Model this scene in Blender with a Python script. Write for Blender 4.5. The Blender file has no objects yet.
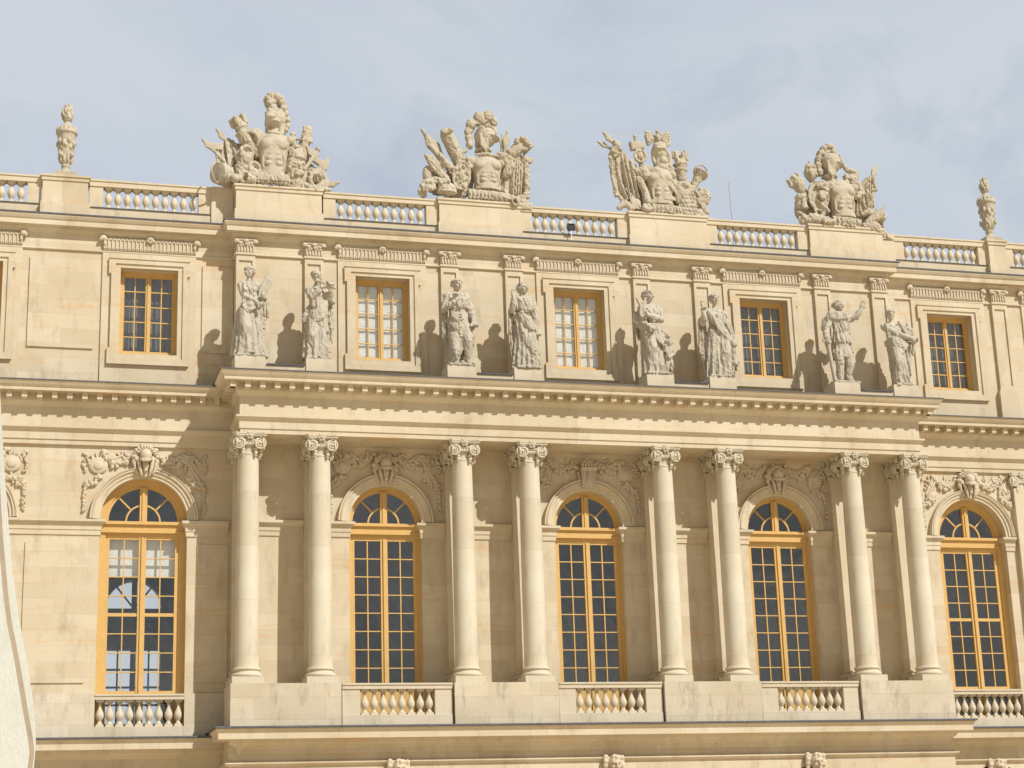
import bpy, math, random
from mathutils import Vector, Matrix, Quaternion
PI = math.pi
rad = math.radians
S = bpy.context.scene
C = S.collection

# ------------------------------------------------------------------ camera
cam = bpy.data.cameras.new('camera'); camo = bpy.data.objects.new('camera', cam); C.objects.link(camo)
S.camera = camo
yaw, pitch, roll = 0.2780141, 0.2679931, -0.0333001
fwd = Vector((math.sin(yaw)*math.cos(pitch), math.cos(yaw)*math.cos(pitch), math.sin(pitch)))
rt = Vector((math.cos(yaw), -math.sin(yaw), 0)); up = rt.cross(fwd)
r2 = rt*math.cos(roll)+up*math.sin(roll); u2 = -rt*math.sin(roll)+up*math.cos(roll)
m = Matrix((r2, u2, -fwd)).transposed().to_4x4(); m.translation = (-15.9038, -48.1529, -5.6880)
camo.matrix_world = m
cam.sensor_width = 36; cam.lens = 1769.7/1024*36; cam.clip_end = 4000

# ------------------------------------------------------------------ world, sun, exposure
SUN = Vector((0.67, -1.0, 1.18)).normalized()
w = bpy.data.worlds.new('World'); S.world = w; w.use_nodes = True
nt = w.node_tree; nt.nodes.clear()
def N(nt, t, **k):
    n = nt.nodes.new(t)
    for a, b in k.items(): setattr(n, a, b)
    return n
out = N(nt, 'ShaderNodeOutputWorld'); bg = N(nt, 'ShaderNodeBackground')
sky = N(nt, 'ShaderNodeTexSky', sky_type='NISHITA'); sky.sun_disc = False
sky.sun_elevation = math.asin(SUN.z); sky.sun_rotation = math.atan2(SUN.x, SUN.y)
sky.air_density = 1.0; sky.dust_density = 1.5
tc = N(nt, 'ShaderNodeTexCoord'); mp = N(nt, 'ShaderNodeMapping'); mp.inputs['Scale'].default_value = (3.2, 3.2, 6.0)
mp.inputs['Location'].default_value = (1.3, .4, 2.2)
mp.inputs['Rotation'].default_value = (0, rad(-24), 0)
no = N(nt, 'ShaderNodeTexNoise'); no.inputs['Scale'].default_value = 1.5; no.inputs['Detail'].default_value = 10; no.inputs['Roughness'].default_value = .55; no.inputs['Distortion'].default_value = .6
cr = N(nt, 'ShaderNodeValToRGB')
e = cr.color_ramp.elements
e[0].position = .36; e[0].color = (5.1, 5.7, 6.6, 1)
e[1].position = .64; e[1].color = (6.35, 6.8, 7.25, 1)
x = e.new(.46); x.color = (5.8, 6.3, 7.05, 1)
mx = N(nt, 'ShaderNodeMix', data_type='RGBA')
# bright cloud veil over the half of the sky behind the palace, the other, unseen side dimmed to grey to cut fill light
sp = N(nt, 'ShaderNodeSeparateXYZ'); nt.links.new(tc.outputs['Generated'], sp.inputs[0])
mr = N(nt, 'ShaderNodeMapRange'); mr.inputs['From Min'].default_value = -.5; mr.inputs['From Max'].default_value = .35; mr.inputs['To Min'].default_value = 0; mr.inputs['To Max'].default_value = 1
nt.links.new(sp.outputs[1], mr.inputs[0]); mx.inputs[0].default_value = .90
cl = N(nt, 'ShaderNodeMix', data_type='RGBA'); 
fcl = N(nt, 'ShaderNodeValToRGB'); fcl.color_ramp.elements[0].position = .38; fcl.color_ramp.elements[0].color = (2.1, 2.1, 2.15, 1); fcl.color_ramp.elements[1].position = .62; fcl.color_ramp.elements[1].color = (4.0, 3.95, 3.9, 1)
nt.links.new(no.outputs[0], fcl.inputs[0]); nt.links.new(fcl.outputs[0], cl.inputs[6])
# small grey wisps
mp2 = N(nt, 'ShaderNodeMapping'); mp2.inputs['Scale'].default_value = (4.5, 4.5, 5.5); mp2.inputs['Location'].default_value = (.7, 2.1, .4); nt.links.new(tc.outputs['Generated'], mp2.inputs[0])
no2 = N(nt, 'ShaderNodeTexNoise'); no2.inputs['Scale'].default_value = 1.6; no2.inputs['Detail'].default_value = 9; no2.inputs['Roughness'].default_value = .6; no2.inputs['Distortion'].default_value = .5; nt.links.new(mp2.outputs[0], no2.inputs['Vector'])
wr = N(nt, 'ShaderNodeMapRange'); wr.inputs['From Min'].default_value = .53; wr.inputs['From Max'].default_value = .72; wr.inputs['To Max'].default_value = .75; nt.links.new(no2.outputs[0], wr.inputs[0])
wm = N(nt, 'ShaderNodeMix', data_type='RGBA'); wm.inputs[7].default_value = (4.55, 5.1, 6.0, 1); nt.links.new(wr.outputs[0], wm.inputs[0]); nt.links.new(cr.outputs[0], wm.inputs[6])
nt.links.new(mr.outputs[0], cl.inputs[0]); nt.links.new(wm.outputs[2], cl.inputs[7])
nt.links.new(tc.outputs['Generated'], mp.inputs[0]); nt.links.new(mp.outputs[0], no.inputs['Vector'])
nt.links.new(no.outputs[0], cr.inputs[0]); nt.links.new(sky.outputs[0], mx.inputs[6]); nt.links.new(cl.outputs[2], mx.inputs[7])
nt.links.new(mx.outputs[2], bg.inputs[0]); bg.inputs[1].default_value = .1
nt.links.new(bg.outputs[0], out.inputs[0])
sun = bpy.data.lights.new('sun', 'SUN'); sun.energy = 4.45; sun.angle = rad(.53); sun.color = (1, .985, .95)
suno = bpy.data.objects.new('sun', sun); C.objects.link(suno); suno.rotation_euler = (-SUN).to_track_quat('-Z', 'Y').to_euler()
suno.location = SUN*60
S.view_settings.view_transform = 'Standard'; S.view_settings.look = 'None'
S.view_settings.exposure = 0.06; S.view_settings.gamma = 1
try: S.view_settings.use_curve_mapping = False
except Exception: pass
S.render.engine = 'CYCLES'; S.cycles.max_bounces = 7; S.cycles.transparent_max_bounces = 12
S.render.resolution_x = 1024; S.render.resolution_y = 768

# ------------------------------------------------------------------ materials
def newmat(name):
    m = bpy.data.materials.new(name); m.use_nodes = True
    return m, m.node_tree, m.node_tree.nodes['Principled BSDF']
def noise(nt, scale, vec=None, detail=6, rough=.6, sc=(1, 1, 1)):
    n = N(nt, 'ShaderNodeTexNoise'); n.inputs['Scale'].default_value = scale; n.inputs['Detail'].default_value = detail; n.inputs['Roughness'].default_value = rough
    t = N(nt, 'ShaderNodeTexCoord'); mp = N(nt, 'ShaderNodeMapping'); mp.inputs['Scale'].default_value = sc
    nt.links.new(t.outputs['Object'], mp.inputs[0]); nt.links.new(mp.outputs[0], n.inputs['Vector'])
    return n
def ramp(nt, src, a, b, ca=(0, 0, 0, 1), cb=(1, 1, 1, 1)):
    r = N(nt, 'ShaderNodeValToRGB'); r.color_ramp.elements[0].position = a; r.color_ramp.elements[1].position = b
    r.color_ramp.elements[0].color = ca; r.color_ramp.elements[1].color = cb
    nt.links.new(src, r.inputs[0]); return r
def mixc(nt, fac, A, B, blend='MIX'):
    mx = N(nt, 'ShaderNodeMix', data_type='RGBA'); mx.blend_type = blend
    for s, v in ((0, fac), (6, A), (7, B)):
        if hasattr(v, 'is_output'): nt.links.new(v, mx.inputs[s])
        elif s == 0: mx.inputs[0].default_value = v
        else: mx.inputs[s].default_value = (*v, 1) if len(v) == 3 else v
    return mx.outputs[2]
def stone(name, base, alt, vein=(.62, .36, .14), veinf=.35, grime=(.2, .18, .15), grimef=.12, blocks=(1.25, .42), joint=.35, bump=.25, gscale=1.2, cover=.62, bs=(9, 9, 9)):
    m, nt, b = newmat(name)
    big = noise(nt, .7, detail=5); col = mixc(nt, ramp(nt, big.outputs[0], .35, .68).outputs[0], base, alt)
    hb = None
    if blocks:
        t = N(nt, 'ShaderNodeTexCoord'); sx = N(nt, 'ShaderNodeSeparateXYZ'); cx = N(nt, 'ShaderNodeCombineXYZ')
        nt.links.new(t.outputs['Object'], sx.inputs[0])
        ad = N(nt, 'ShaderNodeMath', operation='ADD'); nt.links.new(sx.outputs[0], ad.inputs[0]); nt.links.new(sx.outputs[1], ad.inputs[1])
        nt.links.new(ad.outputs[0], cx.inputs[0]); nt.links.new(sx.outputs[2], cx.inputs[1])
        br = N(nt, 'ShaderNodeTexBrick'); br.offset = .43; br.squash = 1.3; br.squash_frequency = 3
        br.inputs['Scale'].default_value = 1; br.inputs['Brick Width'].default_value = blocks[0]; br.inputs['Row Height'].default_value = blocks[1]
        br.inputs['Mortar Size'].default_value = .006; br.inputs['Mortar Smooth'].default_value = .3; br.inputs['Bias'].default_value = 0
        br.inputs['Color1'].default_value = (1.03, 1.02, 1.0, 1); br.inputs['Color2'].default_value = (.90, .87, .82, 1); br.inputs['Mortar'].default_value = (1-joint, 1-joint*1.05, 1-joint*1.15, 1)
        nt.links.new(cx.outputs[0], br.inputs['Vector'])
        col = mixc(nt, .9, col, br.outputs['Color'], 'MULTIPLY'); hb = br.outputs['Fac']
    v = noise(nt, .8, detail=8, sc=(.5, .5, 4.5)); v.inputs['Distortion'].default_value = .9
    vf = ramp(nt, v.outputs[0], cover-.05, cover+.08)
    mm = N(nt, 'ShaderNodeMath', operation='MULTIPLY'); mm.inputs[1].default_value = veinf; nt.links.new(vf.outputs[0], mm.inputs[0])
    col = mixc(nt, mm.outputs[0], col, vein)
    g = noise(nt, gscale, detail=8, rough=.7, sc=(2.2, 2.2, .7)); gf = ramp(nt, g.outputs[0], .52, .75)
    mg = N(nt, 'ShaderNodeMath', operation='MULTIPLY'); mg.inputs[1].default_value = grimef*3; nt.links.new(gf.outputs[0], mg.inputs[0])
    col = mixc(nt, mg.outputs[0], col, grime)
    fine = noise(nt, 38, detail=4, rough=.7)
    col = mixc(nt, .5, col, ramp(nt, fine.outputs[0], .3, .75, (.86, .85, .83, 1), (1.08, 1.08, 1.08, 1)).outputs[0], 'MULTIPLY')
    nt.links.new(col, b.inputs['Base Color']); b.inputs['Roughness'].default_value = .88
    b.inputs['Specular IOR Level'].default_value = .25
    bp = N(nt, 'ShaderNodeBump'); bp.inputs['Strength'].default_value = bump; bp.inputs['Distance'].default_value = .02
    med = noise(nt, 1, detail=8, rough=.7, sc=bs); h = med.outputs[0]
    if hb:
        q = N(nt, 'ShaderNodeMath', operation='MULTIPLY_ADD'); q.inputs[1].default_value = -.8; nt.links.new(hb, q.inputs[0]); nt.links.new(h, q.inputs[2]); h = q.outputs[0]
    nt.links.new(h, bp.inputs['Height']); nt.links.new(bp.outputs[0], b.inputs['Normal'])
    return m
M = {}
M['wall'] = stone('limestone', (.635, .56, .425), (.585, .50, .355), veinf=.42, joint=.16, grime=(.24, .18, .12), grimef=.15, cover=.60)
M['trim'] = stone('limestone_trim', (.645, .57, .435), (.58, .495, .35), blocks=(1.9, 3.7), veinf=.3, joint=.25, grime=(.22, .16, .11), grimef=.12)
M['white'] = stone('pale_limestone', (.67, .60, .475), (.59, .52, .395), veinf=.1, blocks=(1.5, .55), grimef=.16, joint=.25)
M['pedestal'] = stone('weathered_pale_limestone', (.63, .56, .435), (.54, .47, .35), veinf=.12, blocks=(1.45, .57), grimef=.22, grime=(.16, .15, .13), joint=.3, gscale=1.7)
M['column'] = stone('column_limestone', (.64, .59, .47), (.58, .52, .39), veinf=.14, blocks=(40, 1.46), joint=.22, grimef=.14)
M['relief'] = stone('carved_limestone', (.60, .52, .39), (.54, .45, .32), veinf=.1, blocks=None, grimef=.12, gscale=4)
M['statue'] = stone('statue_marble', (.52, .47, .375), (.42, .37, .285), veinf=.06, blocks=None, grimef=.26, grime=(.17, .16, .14), gscale=3.2, bump=.35)
M['trophy'] = stone('trophy_stone', (.53, .47, .36), (.44, .375, .27), veinf=.08, blocks=None, grimef=.26, grime=(.15, .13, .10), gscale=3.2, bump=.4)
M['near'] = stone('rough_render', (.65, .645, .57), (.61, .60, .53), veinf=.0, blocks=None, grimef=.12, grime=(.42, .42, .32), gscale=9, bump=.4, bs=(120, 120, 28))
M['brownstone'] = stone('brown_moulding_stone', (.40, .32, .23), (.33, .26, .19), veinf=0, blocks=None, grimef=.2, gscale=10)
def plain(name, c, rough=.6, metal=0, var=.12, sc=6, bump=.1, spec=.4, st=(1, 1, 1)):
    m, nt, b = newmat(name); n = noise(nt, sc, detail=6, sc=st)
    lo = tuple(x*(1-var) for x in c)+(1,); hi = tuple(min(1, x*(1+var)) for x in c)+(1,)
    nt.links.new(ramp(nt, n.outputs[0], .3, .7, lo, hi).outputs[0], b.inputs['Base Color'])
    b.inputs['Roughness'].default_value = rough; b.inputs['Metallic'].default_value = metal; b.inputs['Specular IOR Level'].default_value = spec
    bp = N(nt, 'ShaderNodeBump'); bp.inputs['Strength'].default_value = bump; bp.inputs['Distance'].default_value = .01
    nt.links.new(n.outputs[0], bp.inputs['Height']); nt.links.new(bp.outputs[0], b.inputs['Normal'])
    return m
M['paint'] = plain('ochre_paint', (.60, .385, .135), .5, var=.06, sc=5)
M['lead'] = plain('lead_flashing', (.10, .10, .108), .85, 0, .35, 14)
M['curtain'] = plain('white_blind', (.88, .88, .84), .9, var=.06, sc=3)
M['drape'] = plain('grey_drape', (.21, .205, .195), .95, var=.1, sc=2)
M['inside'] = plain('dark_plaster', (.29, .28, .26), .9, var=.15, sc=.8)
M['gravel'] = plain('sandy_gravel', (.62, .50, .34), .95, var=.18, sc=3, bump=.4)
M['black'] = plain('black_metal', (.03, .03, .032), .45, .5)
M['galv'] = plain('grey_metal', (.4, .41, .42), .4, .7)
M['slate'] = plain('slate_roof', (.12, .13, .15), .7, var=.2, sc=4)
def glassmat():
    m = bpy.data.materials.new('window_glass'); m.use_nodes = True; nt = m.node_tree; nt.nodes.clear()
    o = N(nt, 'ShaderNodeOutputMaterial'); mx = N(nt, 'ShaderNodeMixShader'); lw = N(nt, 'ShaderNodeLayerWeight'); lw.inputs[0].default_value = .5
    pw = N(nt, 'ShaderNodeMath', operation='POWER'); pw.inputs[1].default_value = 4; nt.links.new(lw.outputs['Facing'], pw.inputs[0])
    fr = N(nt, 'ShaderNodeMath', operation='MULTIPLY_ADD'); fr.inputs[1].default_value = .7; fr.inputs[2].default_value = .12; nt.links.new(pw.outputs[0], fr.inputs[0])
    tr = N(nt, 'ShaderNodeBsdfTransparent'); tr.inputs[0].default_value = (.96, .97, .97, 1)
    gl = N(nt, 'ShaderNodeBsdfGlossy'); gl.inputs['Roughness'].default_value = .04; gl.inputs['Color'].default_value = (1, 1, .98, 1)
    n = noise(nt, 2.2, detail=2); bp = N(nt, 'ShaderNodeBump'); bp.inputs['Strength'].default_value = .12; bp.inputs['Distance'].default_value = .05
    nt.links.new(n.outputs[0], bp.inputs['Height']); nt.links.new(bp.outputs[0], gl.inputs['Normal'])
    nt.links.new(fr.outputs[0], mx.inputs[0]); nt.links.new(tr.outputs[0], mx.inputs[1]); nt.links.new(gl.outputs[0], mx.inputs[2])
    nt.links.new(mx.outputs[0], o.inputs[0]); return m
M['glass'] = glassmat()

# ------------------------------------------------------------------ mesh helper
class MB:
    def __init__(s): s.v = []; s.f = []
    def add(s, v, f):
        n = len(s.v); s.v += [tuple(a) for a in v]; s.f += [tuple(i+n for i in q) for q in f]
    def quad(s, a, b, c, d): s.add([a, b, c, d], [(0, 1, 2, 3)])
    def box(s, x0, x1, y0, y1, z0, z1, R=None):
        v = [Vector((x, y, z)) for x in (x0, x1) for y in (y0, y1) for z in (z0, z1)]
        if R: v = [R @ a for a in v]
        s.add(v, [(0, 1, 3, 2), (4, 6, 7, 5), (0, 4, 5, 1), (2, 3, 7, 6), (0, 2, 6, 4), (1, 5, 7, 3)])
    def lathe(s, cx, cy, prof, n=20, a0=0, sy=1.0):
        v = []; f = []
        for r, z in prof:
            for i in range(n):
                a = a0+2*PI*i/n; v.append((cx+r*math.cos(a), cy+sy*r*math.sin(a), z))
        k = len(prof)
        for j in range(k-1):
            for i in range(n):
                f.append((j*n+i, j*n+(i+1) % n, (j+1)*n+(i+1) % n, (j+1)*n+i))
        f.append(tuple(range(n))[::-1]); f.append(tuple((k-1)*n+i for i in range(n)))
        s.add(v, f)
    def ell(s, c, r, R=None, n=12, k=8):
        c = Vector(c); r = (r, r, r) if not hasattr(r, '__len__') else r
        v = [(0, 0, 1)]
        for j in range(1, k):
            p = PI*j/k
            for i in range(n):
                a = 2*PI*i/n; v.append((math.sin(p)*math.cos(a), math.sin(p)*math.sin(a), math.cos(p)))
        v.append((0, 0, -1)); f = []
        for i in range(n): f.append((0, 1+i, 1+(i+1) % n))
        for j in range(k-2):
            for i in range(n):
                a = 1+j*n+i; b = 1+j*n+(i+1) % n; f.append((a, a+n, b+n, b))
        L = len(v)-1
        for i in range(n): f.append((L, L-n+(i+1) % n, L-n+i))
        q = []
        for a in v:
            p = Vector((a[0]*r[0], a[1]*r[1], a[2]*r[2]))
            if R: p = R @ p
            q.append(c+p)
        s.add(q, f)
    def tube(s, pts, rs, n=10, flat=1.0, closed=False, twist=0, ax=None, cap=1.0):
        """tapered tube through pts with rounded caps; flat squashes along the second normal"""
        P = [Vector(p) for p in pts]
        if not hasattr(rs, '__len__'): rs = [rs]*len(P)
        T = []
        for i in range(len(P)):
            a = P[max(0, i-1)]; b = P[min(len(P)-1, i+1)]
            if closed: a = P[i-1]; b = P[(i+1) % len(P)]
            d = (b-a); T.append(d.normalized() if d.length > 1e-9 else Vector((0, 0, 1)))
        u = T[0].orthogonal().normalized() if ax is None else (Vector(ax)-T[0]*Vector(ax).dot(T[0])).normalized()
        v = []; f = []; rings = 0
        def ring(c, u, w, r):
            nonlocal rings
            for i in range(n):
                a = 2*PI*i/n+twist; v.append(c+u*(r*math.cos(a))+w*(r*flat*math.sin(a)))
            rings += 1
        us = []
        for i, t in enumerate(T):
            u = (u-t*u.dot(t)).normalized() if (u-t*u.dot(t)).length > 1e-6 else t.orthogonal().normalized(); us.append(u)
        if not closed:
            t = T[0]; w = t.cross(us[0])
            for k in (.2, .6): ring(P[0]-t*(rs[0]*math.sqrt(1-k*k))*(abs(cap) if cap > 0 else .3), us[0], w, rs[0]*k)
        for i, t in enumerate(T): ring(P[i], us[i], t.cross(us[i]), rs[i])
        if not closed:
            t = T[-1]; w = t.cross(us[-1])
            for k in (.6, .2): ring(P[-1]+t*(rs[-1]*math.sqrt(1-k*k))*cap, us[-1], w, rs[-1]*k) if cap > 0 else ring(P[-1]-t*rs[-1]*(.05 if k > .5 else .8), us[-1], w, rs[-1]*(.84 if k > .5 else .3))
        for j in range(rings-1+(1 if closed else 0)):
            for i in range(n):
                a = j*n+i; b = j*n+(i+1) % n; jj = (j+1) % rings; f.append((a, b, jj*n+(i+1) % n, jj*n+i))
        if not closed: f.append(tuple(range(n))[::-1]); f.append(tuple((rings-1)*n+i for i in range(n)))
        s.add(v, f)
    def prism(s, poly, y0, y1, R=None):
        """poly in (x,z), extruded along y"""
        n = len(poly); v = [Vector((x, y0, z)) for x, z in poly]+[Vector((x, y1, z)) for x, z in poly]
        if R: v = [R @ a for a in v]
        s.add(v, [tuple(range(n)), tuple(range(2*n-1, n-1, -1))]+[(i, i+n, (i+1) % n+n, (i+1) % n) for i in range(n)])
    def sweep(s, prof, path, close=True):
        """prof: list of (out, z); path: plan polyline (x,y), outward = to the right-hand side looking along it (towards -y when going +x)"""
        n = len(path); nor = []
        for i in range(n):
            ds = []
            for a, b in ((i-1, i), (i, i+1)):
                if a >= 0 and b < n:
                    d = Vector((path[b][0]-path[a][0], path[b][1]-path[a][1])).normalized(); ds.append(Vector((d.y, -d.x)))
            if len(ds) == 1: nor.append(ds[0])
            else:
                q = (ds[0]+ds[1]); q = q/q.dot(ds[0]); nor.append(q)
        k = len(prof); v = []; f = []
        for i in range(n):
            for o, z in prof: v.append((path[i][0]+nor[i].x*o, path[i][1]+nor[i].y*o, z))
        for i in range(n-1):
            for j in range(k if close else k-1):
                jj = (j+1) % k; f.append((i*k+j, i*k+jj, (i+1)*k+jj, (i+1)*k+j))
        if close: f.append(tuple(range(k))); f.append(tuple((n-1)*k+j for j in range(k))[::-1])
        s.add(v, f)
    def build(s, name, mat, parent=None, smooth=None, loc=None, remesh=None, sm=2):
        me = bpy.data.meshes.new(name); me.from_pydata(s.v, [], s.f)
        import bmesh
        b = bmesh.new(); b.from_mesh(me); bmesh.ops.recalc_face_normals(b, faces=b.faces); b.to_mesh(me); b.free()
        o = bpy.data.objects.new(name, me); C.objects.link(o)
        if remesh:
            md = o.modifiers.new('r', 'REMESH'); md.mode = 'VOXEL'; md.voxel_size = remesh; md.use_smooth_shade = True
            if sm:
                m2 = o.modifiers.new('s', 'SMOOTH'); m2.factor = .5; m2.iterations = sm
            dg = bpy.context.evaluated_depsgraph_get(); me2 = bpy.data.meshes.new_from_object(o.evaluated_get(dg)); o.modifiers.clear()
            o.data = me2; bpy.data.meshes.remove(me); me = me2; me.name = name
            me.polygons.foreach_set('use_smooth', [True]*len(me.polygons))
        elif smooth:
            me.polygons.foreach_set('use_smooth', [True]*len(me.polygons))
            me.set_sharp_from_angle(angle=rad(smooth))
        me.materials.clear(); me.materials.append(M[mat] if isinstance(mat, str) else mat)
        o.parent = parent
        if loc is not None: o.location = loc
        return o
def empty(name, loc=(0, 0, 0), parent=None):
    o = bpy.data.objects.new(name, None); C.objects.link(o); o.location = loc; o.parent = parent; o.empty_display_size = .3; return o
def tag(o, label=None, cat=None, group=None, kind=None):
    for k, v in (('label', label), ('category', cat), ('group', group), ('kind', kind)):
        if v: o[k] = v
    return o
def dup(o, parent, loc):
    c = o.copy(); C.objects.link(c); c.parent = parent; c.location = loc
    for ch in o.children:
        g = ch.copy(); C.objects.link(g); g.parent = c
    return c

GZ = -7.35
# ------------------------------------------------------------------ ground
g = MB(); g.quad((-900, -900, GZ), (900, -900, GZ), (900, 900, GZ), (-900, 900, GZ)); tag(g.build('ground', 'gravel'), kind='structure')

# ------------------------------------------------------------------ palace
PAL = empty('palace', (0, 6, GZ)); tag(PAL, 'pale limestone palace front with eight columns, arched ochre windows and roof balustrade', 'palace')
PB = Vector((0, 6, GZ))
def P(mb, name, mat, smooth=None, **k):
    o = mb.build(name, mat, None, smooth, **k); o.parent = PAL; o.location = -PB + (Vector(k.get('loc') or (0, 0, 0))); return o
def Pc(o, loc): return dup(o, PAL, Vector(loc)-PB)

B = 6.0; SX = 12.645
COLS = [-3*B/2-.984+0, -3*B/2+.984, -B/2-.984, -B/2+.984, B/2-.984, B/2+.984, 3*B/2-.984, 3*B/2+.984]
YS = .36; YA = .45                      # side wall planes (main storey, attic)
XL, XR = -24.0, 24.0
SIDEL = [-SX, -17.45]; SIDER = [SX, 16.65]

def arch_wall(mb, x0, x1, z0, z1, y, ops, depth):
    """wall sheet facing -y with openings: (xc, half, sill z, spring z, arched)"""
    ops = sorted(ops); x = x0
    for xc, h, s0, sp, arched in ops:
        mb.quad((x, y, z0), (xc-h, y, z0), (xc-h, y, z1), (x, y, z1))
        if s0 > z0: mb.quad((xc-h, y, z0), (xc+h, y, z0), (xc+h, y, s0), (xc-h, y, s0))
        n = 32 if arched else 1
        pts = [(xc-h*math.cos(PI*i/n), sp+(h*math.sin(PI*i/n) if arched else 0)) for i in range(n+1)]
        for (xa, za), (xb, zb) in zip(pts, pts[1:]):
            mb.quad((xa, y, za), (xb, y, zb), (xb, y, z1), (xa, y, z1))
            mb.quad((xa, y, za), (xa, y+depth, za), (xb, y+depth, zb), (xb, y, zb))
        for sx in (-h, h): mb.quad((xc+sx, y, s0), (xc+sx, y+depth, s0), (xc+sx, y+depth, sp), (xc+sx, y, sp))
        mb.quad((xc-h, y, s0), (xc+h, y, s0), (xc+h, y+depth, s0), (xc-h, y+depth, s0))
        x = xc+h
    mb.quad((x, y, z0), (x1, y, z0), (x1, y, z1), (x, y, z1))
# main storey walls
FZ = -1.9
cw = MB(); arch_wall(cw, -10.2, 10.2, FZ, 6.6, 0, [(c, 1.035, FZ+.02, 3.87, True) for c in (-B, 0, B)], .34)
cw.quad((-10.2, 0, FZ), (-10.2, YS, FZ), (-10.2, YS, 6.6), (-10.2, 0, 6.6)); cw.quad((10.2, 0, FZ), (10.2, YS, FZ), (10.2, YS, 6.6), (10.2, 0, 6.6))
P(cw, 'wall', 'wall')
for (a, b, L) in ((XL, -10.2, SIDEL), (10.2, XR, SIDER)):
    q = MB(); arch_wall(q, a, b, FZ, 6.6, YS, [(c, 1.17, FZ+.02, 3.87, True) for c in L], .44); P(q, 'wall', 'wall')
# attic walls
q = MB(); arch_wall(q, -10.25, 10.25, 7.0, 12.6, 0, [(c, .80, 8.585, 11.11, False) for c in (-B, 0, B)], .42)
for s in (-10.25, 10.25): q.quad((s, 0, 7), (s, YA, 7), (s, YA, 12.6), (s, 0, 12.6))
P(q, 'attic_wall', 'wall')
for (a, b, L) in ((XL, -10.25, SIDEL), (10.25, XR, SIDER)):
    q = MB(); arch_wall(q, a, b, 7.0, 12.6, YA, [(c, .80, 8.585, 11.11, False) for c in L], .42); P(q, 'attic_wall', 'wall')
# end walls, back wall, floors
q = MB()
q.quad((XL, YS, GZ), (XL, 14, GZ), (XL, 14, 12.6), (XL, YS, 12.6)); q.quad((XR, YS, GZ), (XR, 14, GZ), (XR, 14, 12.6), (XR, YS, 12.6))
arch_wall(q, XL, XR, GZ, 12.6, 14, [(-11.99, .93, FZ+.5, 3.49, True)], .5)
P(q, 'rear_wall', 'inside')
q = MB(); q.box(-12.95, -11.0, 14.1, 14.2, 2.0, 3.45); q.box(-12.08, -11.9, 14.0, 14.1, FZ, 4.5)
for xx in (-12.5, -11.45): q.box(xx-.03, xx+.03, 14.12, 14.18, FZ, 2.0)
for zz in (1.35, .75, .15): q.box(-12.95, -11.0, 14.12, 14.18, zz-.035, zz+.035)
for a_ in (50, 130): q.tube([(-11.99+.0*math.cos(rad(a_)), 14.15, 3.45), (-11.99+.95*math.cos(rad(a_)), 14.15, 3.49+.95*math.sin(rad(a_)))], .035, 6)
P(q, 'rear_window_frame', 'black')
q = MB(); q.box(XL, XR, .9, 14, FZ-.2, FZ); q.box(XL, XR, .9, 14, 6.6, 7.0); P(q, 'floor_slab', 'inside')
q = MB(); q.box(XL, XR, .3, 14.6, 12.45, 12.6); P(q, 'roof', 'slate')
q = MB()
for xx in (-15.1, -10.2, -3, 3, 10.2, 14.6): q.box(xx-.1, xx+.1, 1.0, 14, FZ, 6.6); q.box(xx-.1, xx+.1, 1.0, 14, 7.0, 12.45)
for a, b in ((-10.1, -3.1), (-2.9, 2.9), (3.1, 10.1), (10.3, 14.5), (14.7, XR)): q.box(a, b, 6.0, 6.2, FZ, 6.6)
q.box(XL, XR, 5.0, 5.2, 7.0, 12.45)
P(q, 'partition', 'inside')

# ground floor
q = MB()
GW = [(c, 1.25, GZ+.6, -4.35, True) for c in (-B, 0, B)]
arch_wall(q, -10.45, 10.45, GZ, -2.3, -1.22, GW, .5)
for s in (-10.45, 10.45): q.quad((s, -1.22, GZ), (s, .3, GZ), (s, .3, -2.3), (s, -1.22, -2.3))
P(q, 'ground_floor_wall', 'wall')
for (a, b, L) in ((XL, -10.45, SIDEL), (10.45, XR, SIDER)):
    q = MB(); arch_wall(q, a, b, GZ, -2.3, .3, [(c, 1.25, GZ+.6, -4.35, True) for c in L], .5); P(q, 'ground_floor_wall', 'wall')

PATHP = [(-10.2, .5), (-10.2, -1.2), (10.2, -1.2), (10.2, .5)]
# base cornice (above ground floor) : pavilion and sides; profile as (out, z)
def base_cornice(path, z, name='base_cornice', d=1.0):
    q = MB(); pr = [(-.3, z-.10), (.05, z-.10), (.62*d, z-.10), (.66*d, z-.06), (.66*d, z), (-.3, z+.0)]
    o = [(-.2, z-.66), (.05, z-.66), (.06, z-.52), (.12, z-.47), (.20, z-.44), (.24, z-.38), (.26, z-.31), (.58*d, z-.30), (.58*d, z-.14), (.63*d, z-.07), (.64*d, z-.03), (-.2, z-.03)]
    q.sweep(o, path); P(q, name, 'trim')
    l = MB(); l.sweep([(-.2, z-.035), (.66*d, z-.035), (.69*d, z-.02), (.68*d, z+.02), (-.2, z+.03)], path); P(l, 'lead_flashing', 'lead')
base_cornice([(-10.22, .5), (-10.22, -1.22), (10.22, -1.22), (10.22, .5)], -1.92)
base_cornice([(XL, .36), (-10.3, .36)], -2.03); base_cornice([(10.3, .36), (XR, .36)], -2.03)
# string course under it
for path, z in (([(-10.45, .4), (-10.45, -1.22), (10.45, -1.22), (10.45, .4)], -2.78), ([(XL, .3), (-10.45, .3)], -2.93), ([(10.45, .3), (XR, .3)], -2.93)):
    q = MB(); q.sweep([(-.1, z-.10), (.03, z-.10), (.07, z-.05), (.10, z-.04), (.10, z), (-.1, z)], path); P(q, 'string_course', 'trim')

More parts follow.
